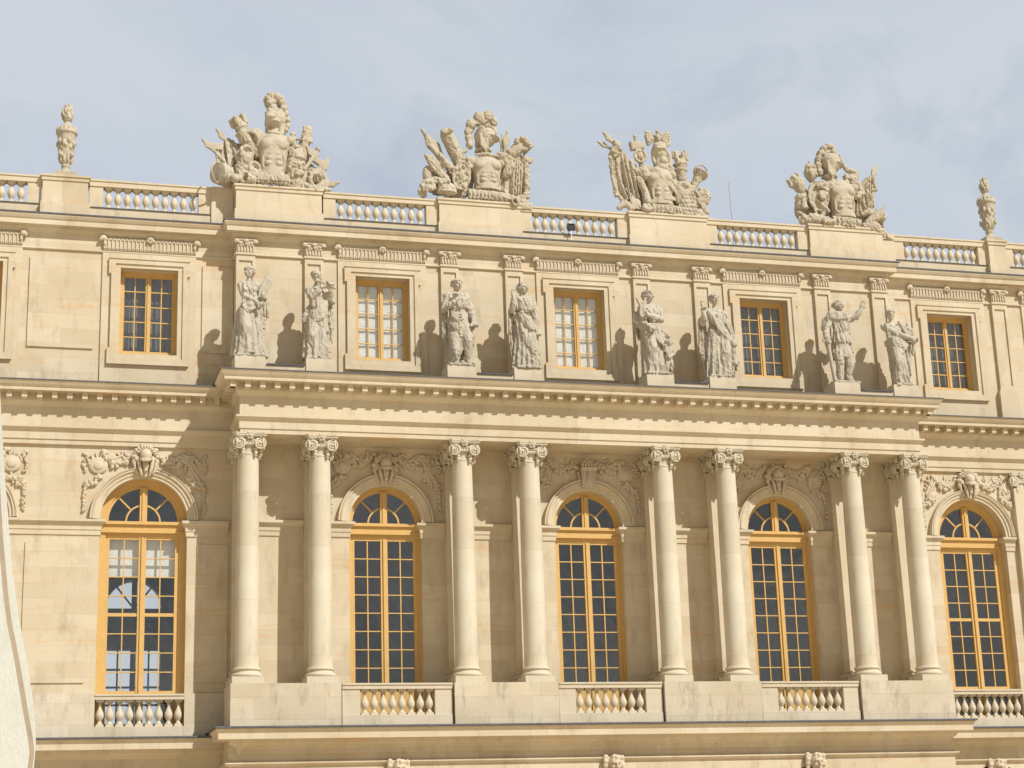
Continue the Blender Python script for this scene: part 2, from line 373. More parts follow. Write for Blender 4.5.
# main entablature
def entab(path, d, dz0, name='entablature'):
    """d: z offset, faces at out=0 on the architrave plane"""
    z = dz0
    pr = [(-1.6, z), (0, z), (0, z+.13), (.03, z+.135), (.03, z+.34), (.05, z+.35), (.10, z+.42), (.13, z+.44), (.13, z+.49), (.02, z+.50),
          (.02, z+1.04), (.06, z+1.06), (.12, z+1.14), (.14, z+1.17), (.14, z+1.375), (.50, z+1.375), (.50, z+1.47), (.52, z+1.475), (.56, z+1.53), (.60, z+1.60), (.61, z+1.625), (-1.6, z+1.625)]
    q = MB(); q.sweep(pr, path)
    # dentils
    segs = list(zip(path, path[1:]))
    for (ax, ay), (bx, by) in segs:
        d0 = Vector((bx-ax, by-ay)); L = d0.length; t = d0/L; n = Vector((t.y, -t.x))
        if L < .3: continue
        horizontal = abs(t.x) > .5
        if horizontal: a = -.25 if (ax, ay) != path[0] else .1; b = L+.25 if (bx, by) != path[-1] else L-.1
        else: a = -.25 if (ax, ay) != path[0] else .4; b = L+.25 if (bx, by) != path[-1] else L-.4
        k = max(1, round((b-a)/.4)); 
        for i in range(k+1):
            u = a+(b-a)*i/k; c = Vector((ax, ay))+t*u
            p = [c+t*sx*.075+n*o for sx, o in ((-1, .1), (1, .1), (1, .40), (-1, .40))]
            v = [(e.x, e.y, z+h) for h in (1.20, 1.39) for e in p]
            q.add(v, [(0, 1, 2, 3), (7, 6, 5, 4), (0, 4, 5, 1), (1, 5, 6, 2), (2, 6, 7, 3), (3, 7, 4, 0)])
    P(q, name, 'trim')
    l = MB(); l.sweep([(-1.6, z+1.62), (.60, z+1.62), (.63, z+1.63), (.62, z+1.66), (-1.6, z+1.70)], path); P(l, 'lead_flashing', 'lead')
q = None
entab([(-10.24, .42), (-10.24, -1.25), (10.24, -1.25), (10.24, .42)], 0, 6.005)
# the side runs (thinner body)
for path in ([(XL, .28), (-10.25, .28)], [(10.25, .28), (XR, .28)]):
    entab(path, 0, 5.90)

# attic top cornice
def top_cornice(path, z=12.50):
    q = MB(); q.sweep([(-.5, z-.50), (.02, z-.50), (.03, z-.44), (.09, z-.37), (.14, z-.35), (.14, z-.31), (.30, z-.30), (.30, z-.15), (.33, z-.13), (.37, z-.06), (.38, z-.02), (-.5, z-.02)], path); P(q, 'attic_cornice', 'trim')
    l = MB(); l.sweep([(-.5, z-.022), (.385, z-.022), (.40, z-.01), (.39, z+.03), (-.5, z+.05)], path); P(l, 'lead_flashing', 'lead')
top_cornice([(-10.25, .9), (-10.25, 0), (10.25, 0), (10.25, .9)]); top_cornice([(XL, .47), (-10.25, .47)]); top_cornice([(10.25, .47), (XR, .47)])
# attic astragal line
for path in ([(-10.25, .5), (-10.25, 0), (10.25, 0), (10.25, .5)], [(XL, YA), (-10.25, YA)], [(10.25, YA), (XR, YA)]):
    q = MB(); q.sweep([(-.05, 11.545), (.045, 11.545), (.06, 11.56), (.06, 11.59), (.03, 11.61), (-.05, 11.61)], path); P(q, 'astragal', 'trim')

# impost band pieces
def impost(x0, x1, y, e0=0, e1=0):
    pr = [(-.2, 3.42), (.03, 3.42), (.03, 3.55), (.05, 3.56), (.05, 3.66), (.09, 3.70), (.13, 3.76), (.15, 3.77), (.15, 3.84), (-.2, 3.85)]
    q = MB(); q.sweep(pr, [(x0, y), (x1, y)]) if not (e0 or e1) else None
    if e0 or e1:
        path = []
        if e0: path.append((x0, y+.3))
        path += [(x0, y), (x1, y)]
        if e1: path.append((x1, y+.3))
        q = MB(); q.sweep([(o if o > 0 else -.2, z) for o, z in pr], path)
    P(q, 'impost_band', 'trim')
PW = .31
xs = [-10.2]
edges = []
for i, c in enumerate((-B, 0, B)):
    edges += [(COLS[2*i+1]+PW, c-1.035, 0, 1), (c+1.035, COLS[2*i+2]-PW, 1, 0)]
for i in range(4): edges.append((COLS[2*i]+PW, COLS[2*i+1]-PW, 0, 0))
for a, b, e0, e1 in edges: impost(a, b, 0, e0, e1)
for L, lo, hi in ((sorted(SIDEL), XL, -10.35), (sorted(SIDER), 10.35, XR)):
    pts = [lo]
    for c in L: pts += [c-1.17, c+1.17]
    pts.append(hi)
    for i in range(0, len(pts), 2):
        a, b = pts[i], pts[i+1]; e0, e1 = i > 0, i+2 < len(pts)
        if lo > 0 and i == 2: impost(a, 14.13, YS, 1, 0); impost(14.87, b, YS, 0, 1)
        else: impost(a, b, YS, e0, e1)

# archivolts
def archivolt(h, H, y):
    q = MB(); n = 40
    e_ = (H-h)/.34; pr = [(h, .02), (h, -.06), (h+.10*e_, -.062), (h+.105*e_, -.095), (h+.20*e_, -.10), (h+.205*e_, -.13), (h+.23*e_, -.15), (h+.26*e_, -.14), (h+.275*e_, -.115), (h+.29*e_, -.15), (H-.012, -.165), (H, -.12), (H, .02)]
    v = []; f = []; k = len(pr)
    for i in range(n+1):
        a = PI*i/n
        for r, yy in pr: v.append((-r*math.cos(a), yy, r*math.sin(a)))
    for i in range(n):
        for j in range(k-1): f.append((i*k+j, i*k+j+1, (i+1)*k+j+1, (i+1)*k+j))
    q.add(v, f); return q
av = None
for i, c in enumerate((-B, 0, B)):
    if av is None: av = P(archivolt(1.035, 1.37, 0), 'archivolt', 'trim', 30, loc=(c, 0, 3.86))
    else: Pc(av, (c, 0, 3.86))
av2 = None
for c in SIDEL+SIDER:
    if av2 is None: av2 = P(archivolt(1.17, 1.46, 0), 'archivolt', 'trim', 30, loc=(c, YS, 3.86))
    else: Pc(av2, (c, YS, 3.86))

# ------------------------------------------------------------------ windows
def window_frame(h, gh, y, fan, zt, z0, pitch, mid=False):
    """arched french window: h opening half width, gh glass half width. local origin x=0, wall plane y=0, spring z=zt"""
    q = MB(); n = 28
    def arc(r0, r1, ya, yb, a0=0, a1=PI, n=n):
        v = []; f = []
        for i in range(n+1):
            a = a0+(a1-a0)*i/n; cx, sz = -math.cos(a), math.sin(a)
            v += [(r0*cx, ya, zt+r0*sz), (r1*cx, ya, zt+r1*sz), (r1*cx, yb, zt+r1*sz), (r0*cx, yb, zt+r0*sz)]
        for i in range(n):
            for j in range(4): f.append((i*4+j, i*4+(j+1) % 4, (i+1)*4+(j+1) % 4, (i+1)*4+j))
        f += [(0, 1, 2, 3), (4*n, 4*n+1, 4*n+2, 4*n+3)]
        q.add(v, f)
    arc(gh+.07, h+.02, y-.09, y+.10); arc(gh, gh+.072, y-.03, y+.07)
    # jamb posts
    for s in (-1, 1):
        a, b = sorted((s*(gh+.07), s*(h+.02))); q.box(a, b, y-.09, y+.10, z0, zt)
        a, b = sorted((s*gh, s*(gh+.072))); q.box(a, b, y-.03, y+.07, z0, zt)
    # transom mouldings
    q.box(-h+.002, h-.002, y-.17, y+.08, zt-.10, zt-.015); q.box(-h+.002, h-.002, y-.10, y+.075, zt-.28, zt-.10)
    q.box(-h+.002, h-.002, y-.15, y+.07, zt-.33, zt-.28); q.box(-h+.002, h-.002, y-.06, y+.072, zt-.44, zt-.33)
    # fan light
    q.box(-.10, .10, y-.07, y+.06, zt-.02, zt+gh+.03); q.box(-.035, .035, y-.10, y-.07, zt-.02, zt+gh)
    arc(gh*.47, gh*.47+.045, y-.02, y+.04, n=20)
    for a in (rad(45), rad(135)):
        cx, sz = -math.cos(a), math.sin(a); px, pz = -sz*.02, cx*.02
        r0, r1 = gh*.47+.03, gh+.01
        q.prism([(r0*cx+px, zt+r0*sz+pz), (r1*cx+px, zt+r1*sz+pz), (r1*cx-px, zt+r1*sz-pz), (r0*cx-px, zt+r0*sz-pz)], y-.02, y+.038)
    # doors: stiles, rails, glazing bars
    top = zt-.44; gt = top-.06
    q.box(-.10, .10, y-.05, y+.06, z0, top); q.box(-.03, .03, y-.09, y-.05, z0, top)
    q.box(-gh, gh, y-.035, y+.05, gt, top)
    rows = int((gt-(z0+.9))/pitch); zb = gt-rows*pitch
    for s in (-1, 1):
        a, b = sorted((s*gh, s*(gh-.05))); q.box(a, b, y-.033, y+.05, z0, gt)
        m_ = s*(gh-.05+.10)/2; q.box(m_-.015, m_+.015, y-.02, y+.035, zb, gt)
    for i in range(1, rows+1):
        z = gt-i*pitch; t = .045 if (mid and i == 4) else .0135
        q.box(-gh, gh, y-.024, y+.03, z-t, z+t)
    q.box(-gh, gh, y-.03, y+.045, z0, z0+.25); q.box(-gh, gh, y-.028, y+.045, zb-.07, zb)
    if not mid:
        q.box(-gh+.02, gh-.02, y+.0, y+.03, z0+.2, zb-.05)
    # glass
    g = MB(); pts = [(-gh, z0+.1), (gh, z0+.1)]+[(gh*math.cos(PI*i/24), zt+gh*math.sin(PI*i/24)) for i in range(25)]
    g.prism([(a*1.01, b) for a, b in pts], y+.012, y+.018)
    return q, g
def place_win(first, q, g, x, y, zoff=0):
    if first is None:
        o = P(q, 'window', 'paint', loc=(x, y, 0)); gl = g.build('glass', 'glass', o); return o
    return Pc(first, (x, y, 0))
q, g = window_frame(1.035, .89, .30, True, 3.87, FZ+.05, .508); f1 = None
doors = []
for c in (-B, 0, B): o = place_win(f1, q, g, c, 0); f1 = f1 or o; doors.append(o)
q, g = window_frame(1.17, .93, .34, True, 3.87, FZ+.05, .515, True); f2 = None
for c in SIDEL+SIDER: o = place_win(f2, q, g, c, YS); f2 = f2 or o; doors.append(o)
# blind behind the top two rows of the far-left window
cb = MB(); cb.box(-.9, .9, .52, .53, 2.36, 3.5); cb.build('blind', 'curtain', f2)

def attic_window(y=.30):
    q = MB(); h, z0, z1 = .80, 8.585, 11.11
    q.box(-h, -h+.10, y-.05, y+.08, z0, z1); q.box(h-.10, h, y-.05, y+.08, z0, z1)
    q.box(-h+.1, h-.1, y-.05, y+.08, z1-.13, z1); q.box(-h+.1, h-.1, y-.07, y+.08, z0, z0+.14)
    q.box(-.075, .075, y-.04, y+.07, z0+.14, z1-.13); q.box(-.025, .025, y-.07, y-.04, z0+.14, z1-.13)
    a, b = z0+.14, z1-.13
    for s in (-1, 1):
        u, v = sorted((s*.7, s*.665)); q.box(u, v, y-.03, y+.06, a, b)
        m_ = s*(.665+.075)/2; q.box(m_-.014, m_+.014, y-.02, y+.03, a, b)
    q.box(-.7, .7, y-.028, y+.05, a, a+.035); q.box(-.7, .7, y-.028, y+.05, b-.035, b)
    for i in range(1, 5):
        z = a+(b-a)*i/5; q.box(-.7, .7, y-.022, y+.028, z-.013, z+.013)
    g = MB(); g.prism([(-.7, a), (.7, a), (.7, b), (-.7, b)], y+.010, y+.016)
    return q, g
q, g = attic_window(); f3 = None; aw = {}
for c, y in [(-B, 0), (0, 0), (B, 0)]+[(c, YA) for c in SIDEL+SIDER]:
    o = place_win(f3, q, g, c, y); f3 = f3 or o; aw[c] = o
for c in (-B, 0):
    cu = MB(); 
    for s in (-1, 1):
        x0, x1 = sorted((s*.08, s*.76)); cu.box(x0, x1, .375, .40, 8.66, 11.08)
        for k in range(5):
            z = 8.76+.456*k; cu.box(x0+.14, x1-.14, .367, .39, z+.06, z+.36)
    cu.build('shutter', 'curtain', aw[c])
for c in (B, SIDEL[0], SIDEL[1], SIDER[0], SIDER[1]):          # drawn grey drapes
    cu = MB(); z0_, z1_ = 8.62, 11.09
    pts = [(-.79+1.58*i/40, .55+.03*math.sin(i*1.9)) for i in range(41)]
    for (xa, ya), (xb, yb) in zip(pts, pts[1:]): cu.quad((xa, ya, z0_), (xb, yb, z0_), (xb, yb, z1_), (xa, ya, z1_))
    cu.build('curtain', 'drape', aw[c])
# ------------------------------------------------------------------ attic surrounds and fluted panels
def surround():
    q = MB(); y = -.05
    # strip behind
    for a, b in ((-1.31, -.80), (.80, 1.31)): q.box(a, b, y, .02, 7.4, 11.545)
    q.box(-.80, .80, y, .02, 11.11, 11.545); q.box(-.80, .80, y, .02, 7.4, 8.585)
    def ring(o, zt, zb, i, izt, izb, y0, y1):
        q.box(-o, -i, y0, y1, zb, zt); q.box(i, o, y0, y1, zb, zt); q.box(-i, i, y0, y1, izt, zt); q.box(-i, i, y0, y1, zb, izb)
    ring(.94, 11.22, 8.45, .80, 11.11, 8.585, -.085, y+.001)
    ring(1.06, 11.36, 8.30, .94, 11.22, 8.45, -.125, y+.001)
    for s in (-1, 1):
        a, b = sorted((s*1.06, s*1.13)); q.box(a, b, -.124, y+.001, 10.92, 11.36); q.box(a, b, -.124, y+.001, 8.30, 8.73)
    q.box(-1.13, 1.13, -.14, y+.001, 8.262, 8.30); q.box(-1.13, 1.13, -.15, y+.001, 11.36, 11.385)
    return q
sq = surround(); f4 = None
def flutes():
    q = MB(); q.box(-1.30, 1.30, -.055, .03, 11.62, 12.0); n = 23
    for i in range(n+1):
        x = -1.27+2.54*i/n; q.box(x-.02, x+.02, -.088, -.05, 11.66, 11.95)
    for i in range(n):
        x = -1.27+2.54*(i+.5)/n
        q.ell((x, -.06, 11.95), (.05, .035, .045), n=6, k=4); q.ell((x, -.055, 11.68), (.03, .03, .05), n=6, k=4)
    q.box(-1.30, 1.30, -.075, .0, 11.97, 12.0)
    for s in (-1, 1):
        q.ell((s*1.31, -.10, 11.96), (.10, .07, .09), n=8, k=6); q.ell((s*1.38, -.1, 11.92), (.05, .06, .06), n=8, k=6); q.ell((s*1.26, -.09, 11.82), (.045, .04, .09), n=8, k=6)
    q.ell((0, -.11, 11.99), (.10, .07, .06), n=8, k=6)
    for s in (-1, 0, 1): q.ell((s*.07, -.11, 11.94-.03*(s == 0)), (.045, .05, .07), n=8, k=6)
    return q
fq = flutes(); f5 = None
for c, y in [(-B, 0), (0, 0), (B, 0)]+[(c, YA) for c in SIDEL+SIDER]:
    if f4 is None: f4 = P(sq, 'window_surround', 'trim', loc=(c, y, 0)); f5 = P(fq, 'fluted_panel', 'relief', 40, loc=(c, y, 0))
    else: Pc(f4, (c, y, 0)); Pc(f5, (c, y, 0))
# bed above flutes (flaring)
def flare(half):
    q = MB(); q.sweep([(-.1, 12.03), (.02, 12.03), (.10, 12.14), (.13, 12.18), (-.1, 12.18)], [(-half, .05), (-half, 0), (half, 0), (half, .05)]); return q
fl1 = fl2 = None
for c, y in [(-B, 0), (0, 0), (B, 0)]+[(c, YA) for c in SIDEL+SIDER]:
    if fl1 is None: fl1 = P(flare(1.25), 'cornice_bracket', 'trim', loc=(c, y, 0))
    else: Pc(fl1, (c, y, 0))

# attic pilasters
def attic_pilaster(low=False):
    q = MB(); y = -.10
    q.box(-.27, -.19, y, .02, 7.5, 11.55); q.box(.19, .27, y, .02, 7.5, 11.55); q.box(-.19, .19, y, .02, 11.38, 11.55); q.box(-.19, .19, y, .02, 7.5, 8.8)
    q.box(-.19, .19, y+.045, .02, 8.8, 11.38)
    q.box(-.29, .29, y-.035, .02, 11.55, 11.61)
    if low: q.box(-.34, .34, y-.06, .02, 7.4, 8.60); q.box(-.32, .32, y-.04, .02, 8.60, 8.66)
    return q
def attic_capital():
    q = MB(); q.box(-.26, .26, -.115, .02, 11.61, 12.0)
    for i in range(6):
        x = -.215+.086*i; q.box(x-.018, x+.018, -.145, -.1, 11.65, 11.84); q.ell((x, -.13, 11.66), (.032, .03, .04), n=6, k=4)
    for i in range(5): q.ell((-.17+.085*i, -.13, 11.84), (.04, .04, .05), n=6, k=4)
    for s in (-1, 1): q.ell((s*.27, -.15, 11.93), (.085, .06, .07), n=8, k=6); q.ell((s*.16, -.14, 11.88), (.06, .05, .05), n=8, k=6)
    q.ell((0, -.16, 11.95), (.08, .05, .06), n=8, k=6); q.ell((0, -.15, 11.86), (.05, .05, .05), n=8, k=6); q.box(-.31, .31, -.14, .02, 11.985, 12.03)
    return q
pq, pql, cq = attic_pilaster(), attic_pilaster(True), attic_capital(); f6 = None
for i, c in enumerate(COLS):
    if f6 is None: f6 = P(pq, 'attic_pilaster', 'trim', loc=(c, 0, 0)); cq.build('capital', 'relief', f6, 40); fl2 = P(flare(.28), 'cornice_bracket', 'trim', loc=(c, -.02, 0))
    else: Pc(f6, (c, 0, 0)); Pc(fl2, (c, -.02, 0))
f7 = P(pql, 'attic_pilaster', 'trim', loc=(14.5, YA, 0)); cc = f6.children[0].copy(); C.objects.link(cc); cc.parent = f7; Pc(fl2, (14.5, YA-.02, 0))
# small pilaster bit next to the pavilion on the right
q = MB(); q.box(10.5, 10.75, YA-.08, YA+.02, 7.5, 11.55); P(q, 'attic_pilaster', 'trim')
# raised wall panels
def panel(x0, x1, z0, z1, y, t=.035):
    q = MB(); q.box(x0, x1, y-t, y+.02, z0, z1); P(q, 'wall_panel', 'wall')
panel(-15.93, -14.15, 8.69, 11.31, YA, .045); panel(-11.15, -10.27, 8.72, 11.31, YA, .045)
panel(-15.75, -14.12, -.55, 3.2, YS); panel(-11.2, -10.35, -.55, 3.2, YS)

# lower attic plinths, statue blocks
q = MB()
STB = []
for i in range(4):
    a, b = COLS[2*i], COLS[2*i+1]
    q = MB(); q.box(a-.36, b+.36, -1.22, -.02, 7.6, 7.97); P(q, 'parapet_plinth', 'trim')
    q = MB(); q.box(a+.46, b-.46, -1.26, -.02, 7.97, 8.005); P(q, 'gutter', 'lead')
bq = MB(); bq.box(-.42, .42, -.38, .38, 0, .60)
f8 = None
for c in COLS:
    if f8 is None: f8 = P(bq, 'statue_block', 'trim', loc=(c, -.88, 7.6))
    else: Pc(f8, (c, -.88, 7.6))

# ------------------------------------------------------------------ columns
def column_parts():
    sh = MB(); prof = []
    z0, z1 = -.33, 5.42
    for i in range(17):
        t = i/16; r = .316 if t < .3 else .316-.030*((t-.3)/.7)**1.5
        prof.append((r, z0+(z1-z0)*t))
    prof[0] = (.34, z0); prof.insert(1, (.32, z0+.05))
    prof += [(.30, 5.43), (.30, 5.46), (.29, 5.48)]
    sh.lathe(0, 0, prof, 40)
    ba = MB(); ba.box(-.425, .425, -.425, .425, -.765, -.58)
    pr = [(.42, -.58)]+[(.365+.05*math.cos(a), -.525+.055*math.sin(a)) for a in [(-80+20*i)*PI/180 for i in range(9)]]+[(.355, -.46), (.335, -.42), (.355, -.40)]+[(.34+.035*math.cos(a), -.365+.035*math.sin(a)) for a in [(-80+20*i)*PI/180 for i in range(9)]]+[(.34, -.32)]
    ba.lathe(0, 0, pr, 40)
    return sh, ba
def volute(q, c, d, R=.155, hand=1, t=.05):
    """spiral disc; centre c, facing direction d (in plan)"""
    d = Vector(d).normalized(); side = Vector((-d.y, d.x, 0)).normalized(); c = Vector(c)
    rot = Matrix((side, d, Vector((0, 0, 1)))).transposed()
    q.ell(c, (R*.92, t, R*.92), rot, 18, 8)
    pts = []; rs = []
    for i in range(46):
        a = PI*.5+hand*2*PI*2.3*i/45; r = R*(1-.86*i/45)
        pts.append(c+side*(r*math.cos(a))+Vector((0, 0, 1))*(r*math.sin(a))+d*(t*.8+.02*i/45)); rs.append(.024*(1-.35*i/45))
    q.tube(pts, rs, 6)
    q.ell(c+d*(t+.02), .035, None, 8, 6)
def capital():
    q = MB(); zt = 6.005; 
    # bell
    q.lathe(0, 0, [(.285, 5.44), (.29, 5.60), (.31, 5.66), (.30, 5.72), (.34, 5.80), (.36, 5.88)], 28)
    # abacus, concave sides
    pts = []
    for k in range(4):
        a = PI/4+k*PI/2
        c = Vector((math.cos(a), math.sin(a)))*.60; s = Vector((-math.sin(a), math.cos(a)))
        a2 = a+PI/2; c2 = Vector((math.cos(a2), math.sin(a2)))*.60; s2 = Vector((-math.sin(a2), math.cos(a2)))
        p0 = c+s*.06; p1 = c2-s2*.06; mid = (p0+p1)/2; inn = -mid.normalized()*.09
        for i in range(9):
            t = i/8; p = p0.lerp(p1, t)+inn*(4*t*(1-t)); pts.append(p)
    for (za, zb, sc) in ((5.88, 5.915, .90), (5.915, 5.97, .97), (5.967, zt-.004, 1.01)):
        n = len(pts); v = [(p.x*sc, p.y*sc, za) for p in pts]+[(p.x*sc, p.y*sc, zb) for p in pts]
        q.add(v, [tuple(range(n))[::-1], tuple(range(n, 2*n))]+[(i, (i+1) % n, (i+1) % n+n, i+n) for i in range(n)])
    # volutes: each corner two discs
    for k in range(4):
        a = PI/4+k*PI/2; c = Vector((math.cos(a), math.sin(a)))
        for sg in (-1, 1):
            ad = a+sg*rad(33); d = (math.cos(ad), math.sin(ad), 0)
            s = Vector((-math.sin(a), math.cos(a)))*sg
            p = c*.435+s*.060
            volute(q, (p.x, p.y, 5.715), d, .178, sg)
    # centre flowers, eggs, festoons, drops
    for k in range(4):
        a = k*PI/2; d = Vector((math.cos(a), math.sin(a), 0)); s = Vector((-math.sin(a), math.cos(a), 0)); Z = Vector((0, 0, 1))
        c = d*.41+Z*5.92
        q.ell(c+d*.03, .05, None, 8, 6)
        for j in range(6):
            b = j*PI/3; q.ell(c+(s*math.cos(b)+Z*math.sin(b))*.075, .048, None, 7, 5)
        for x in (-.08, 0, .08): q.ell(d*.34+s*x+Z*5.71, (.045, .045, .06), None, 8, 6)
        for x in (-.04, .04): q.tube([d*.35+s*x+Z*5.66, d*.35+s*x+Z*5.76], .012, 5)
        for i in range(9):
            t = -1+i/4; q.ell(d*(.37)+s*(.17*t)+Z*(5.82-.05*(1-t*t)), .026, None, 6, 5)
        for sg in (-1, 1):
            for j, (zz, r) in enumerate(((5.55, .055), (5.455, .055), (5.38, .03))):
                q.ell(d*.315+s*sg*.17+Z*zz, (r, r, r*1.05), None, 8, 6)
                q.ell(d*.34+s*sg*.17+Z*(zz+.02)+s*.03*(1 if j % 2 else -1), r*.5, None, 6, 5)
    return q
sh, ba = column_parts(); cap = capital()
def colshaft(o):
    pass
f9 = None
for c in COLS:
    if f9 is None:
        f9 = MB(); f9.v = sh.v; f9.f = sh.f
        col = empty('column', Vector((c, -.953, 0))-PB, PAL); ba.build('base', 'column', col, 40); sh.build('shaft', 'column', col, 50); cap.build('capital', 'column', col, 50)
        f9 = col
    else: Pc(f9, (c, -.953, 0))
# pilasters behind
def pil_parts():
    a = MB(); a.box(-.30, .30, -.17, .02, -.33, 5.5)
    b = MB(); b.box(-.43, .43, -.28, .02, -1.9, -.58)
    b.sweep([(0, -.58), (.06, -.58), (.09, -.55), (.09, -.50), (.05, -.46), (.02, -.43), (.03, -.40), (.055, -.38), (.055, -.35), (.03, -.33), (0, -.33)], [(-.31, .0), (-.31, -.18), (.31, -.18), (.31, .0)])
    return a, b
pa, pb = pil_parts(); f10 = None
caps = f9.children[2] if f9.children[2].name.startswith('capital') else [c for c in f9.children if c.name.startswith('capital')][0]
for c, y in [(c, 0) for c in COLS]+[(14.5, YS)]:
    if f10 is None:
        f10 = empty('pilaster', Vector((c, y, 0))-PB, PAL); pa.build('shaft', 'trim', f10); pb.build('base', 'trim', f10)
        k = caps.copy(); C.objects.link(k); k.parent = f10; k.scale = (.95, .55, 1)
    else: Pc(f10, (c, y, 0 if y == 0 else -.1))

# pedestal blocks under columns
for i in range(4):
    a, b = COLS[2*i], COLS[2*i+1]; q = MB()
    q.box(a-.475, b+.475, -1.46, .0, -1.9, -.765); P(q, 'pedestal', 'pedestal')

# ------------------------------------------------------------------ balustrades
def baluster(z0, z1, r, n=14, k=0.0):
    H = z1-z0; q = MB(); s = r*.95
    q.box(-s, s, -s, s, z0, z0+.09*H); q.box(-s, s, -s, s, z1-.08*H, z1)
    pr = [(.80, .09), (.80, .115), (.62, .13), (.50, .17), (.42, .20), (.55, .235), (.82, .29), (.99, .36), (1.0, .43), (.88, .51), (.66, .59), (.46, .67), (.36, .72), (.34, .79), (.36, .815), (.58, .83), (.58, .86), (.40, .875), (.50, .89), (.82, .92)]
    q.lathe(0, 0, [(r*a, z0+H*(b+(k*math.sin(PI*b)**2 if .13 < b < .82 else 0))) for a, b in pr], n)
    return q
balus = {}
def balustrade(x, y, half, n, pitch, zb, z0, z1, zt, die=0.0, mat='white', kind='a', depth=.26, railx=None, key=None, right=None):
    """base slab zb..z0, balusters z0..z1, rail z1..zt"""
    q = MB(); L = half+die; R = half+(die if right is None else right)
    q.box(-L, R, -depth/2-.02, depth/2+.02, zb, z0)
    q.box(-L, R, -depth/2-.03, depth/2+.03, z1, zt-.05); q.box(-L, R, -depth/2-.055, depth/2+.055, zt-.05, zt)
    if die:
        q.box(-L, -half, -depth/2, depth/2, z0, z1)
        if R > half: q.box(half, R, -depth/2, depth/2, z0, z1)
    o = P(q, 'balustrade', mat, loc=(x, y, 0))
    for i in range(n):
        xx = (i-(n-1)/2)*pitch
        if key not in balus:
            balus[key] = baluster(z0, z1, .108 if key not in ('roof', 'roof2') else .105, k=.03 if key not in ('roof', 'roof2') else .09).build('baluster', mat, o, 40); balus[key].location = (xx, 0, 0)
        else:
            c = balus[key].copy(); C.objects.link(c); c.parent = o; c.location = (xx, 0, 0)
    return o
for c in (-B, 0, B): balustrade(c, -1.22, 1.02, 8, .251, -1.9, -1.60, -.92, -.765, die=.48, key='low', mat='white')
# lower slab line in front of balconies
q = MB()
for c in SIDEL+SIDER: balustrade(c, YS+.10, 1.168, 9, .256, -1.98, -1.70, -1.0, -.85, key='side', mat='white')
# pale base course on the side walls
for L, lo, hi in ((sorted(SIDEL), XL, -10.3), (sorted(SIDER), 10.3, XR)):
    pts = [lo]
    for c in L: pts += [c-1.17, c+1.17]
    pts.append(hi)
    for i in range(0, len(pts), 2):
        q = MB(); q.box(pts[i], pts[i+1], YS-.06, YS+.02, -2.02, -.84); P(q, 'base_course', 'white')
# roof balustrades
YB = .12; YBS = .57
for c in (-B, 0, B): balustrade(c, YB, 1.365, 10, .265, 12.50, 12.83, 13.49, 13.67, key='roof', mat='trim', die=.36)
for c in (SIDEL[0], SIDER[0]): balustrade(c, YBS, 1.35, 10, .265, 12.50, 12.88, 13.54, 13.74, key='roof2', mat='trim', die=.38)
for c in (SIDEL[1], SIDER[1]): balustrade(c, YBS, 1.37, 10, .265, 12.50, 12.88, 13.54, 13.74, key='roof2', mat='trim', die=.38)
for c, y_, z_ in [(c, YB, 12.83) for c in (-B, 0, B)]+[(c, YBS, 12.88) for c in SIDEL+SIDER]:
    q = MB(); q.box(c-1.7, c+1.7, y_-.18, y_+.2, z_, z_+.02); P(q, 'lead_flashing', 'lead')
def roof_ped(x0, x1, y, zt, proud, name='roof_pedestal'):
    q = MB(); d = .42
    q.box(x0-.04, x1+.04, y-d/2-proud-.05, y+d, 12.50, 12.93); q.box(x0, x1, y-d/2-proud, y+d, 12.93, zt-.17)
    q.box(x0-.03, x1+.03, y-d/2-proud-.03, y+d+.03, zt-.17, zt-.06); q.box(x0-.06, x1+.06, y-d/2-proud-.06, y+d+.06, zt-.06, zt)
    P(q, name, 'trim')
RP = [(-10.28, -7.79), (-4.26, -1.75), (1.73, 4.26), (7.74, 10.28)]
for a, b in RP: roof_ped(a, b, YB, 13.70, .02)
roof_ped(-15.68, -14.42, YBS, 13.76, .05); roof_ped(14.32, 14.95, YBS, 13.76, .05); roof_ped(-20.5, -19.2, YBS, 13.76, .05); roof_ped(18.4, 19.6, YBS, 13.76, .05)
for a, b in ((-10.93, -10.30), (10.30, 10.93)): q = MB(); q.box(a, b, YBS-.2, YBS+.3, 12.5, 13.55); q.box(a, b, YBS-.24, YBS+.3, 13.55, 13.74); P(q, 'roof_pedestal', 'trim')
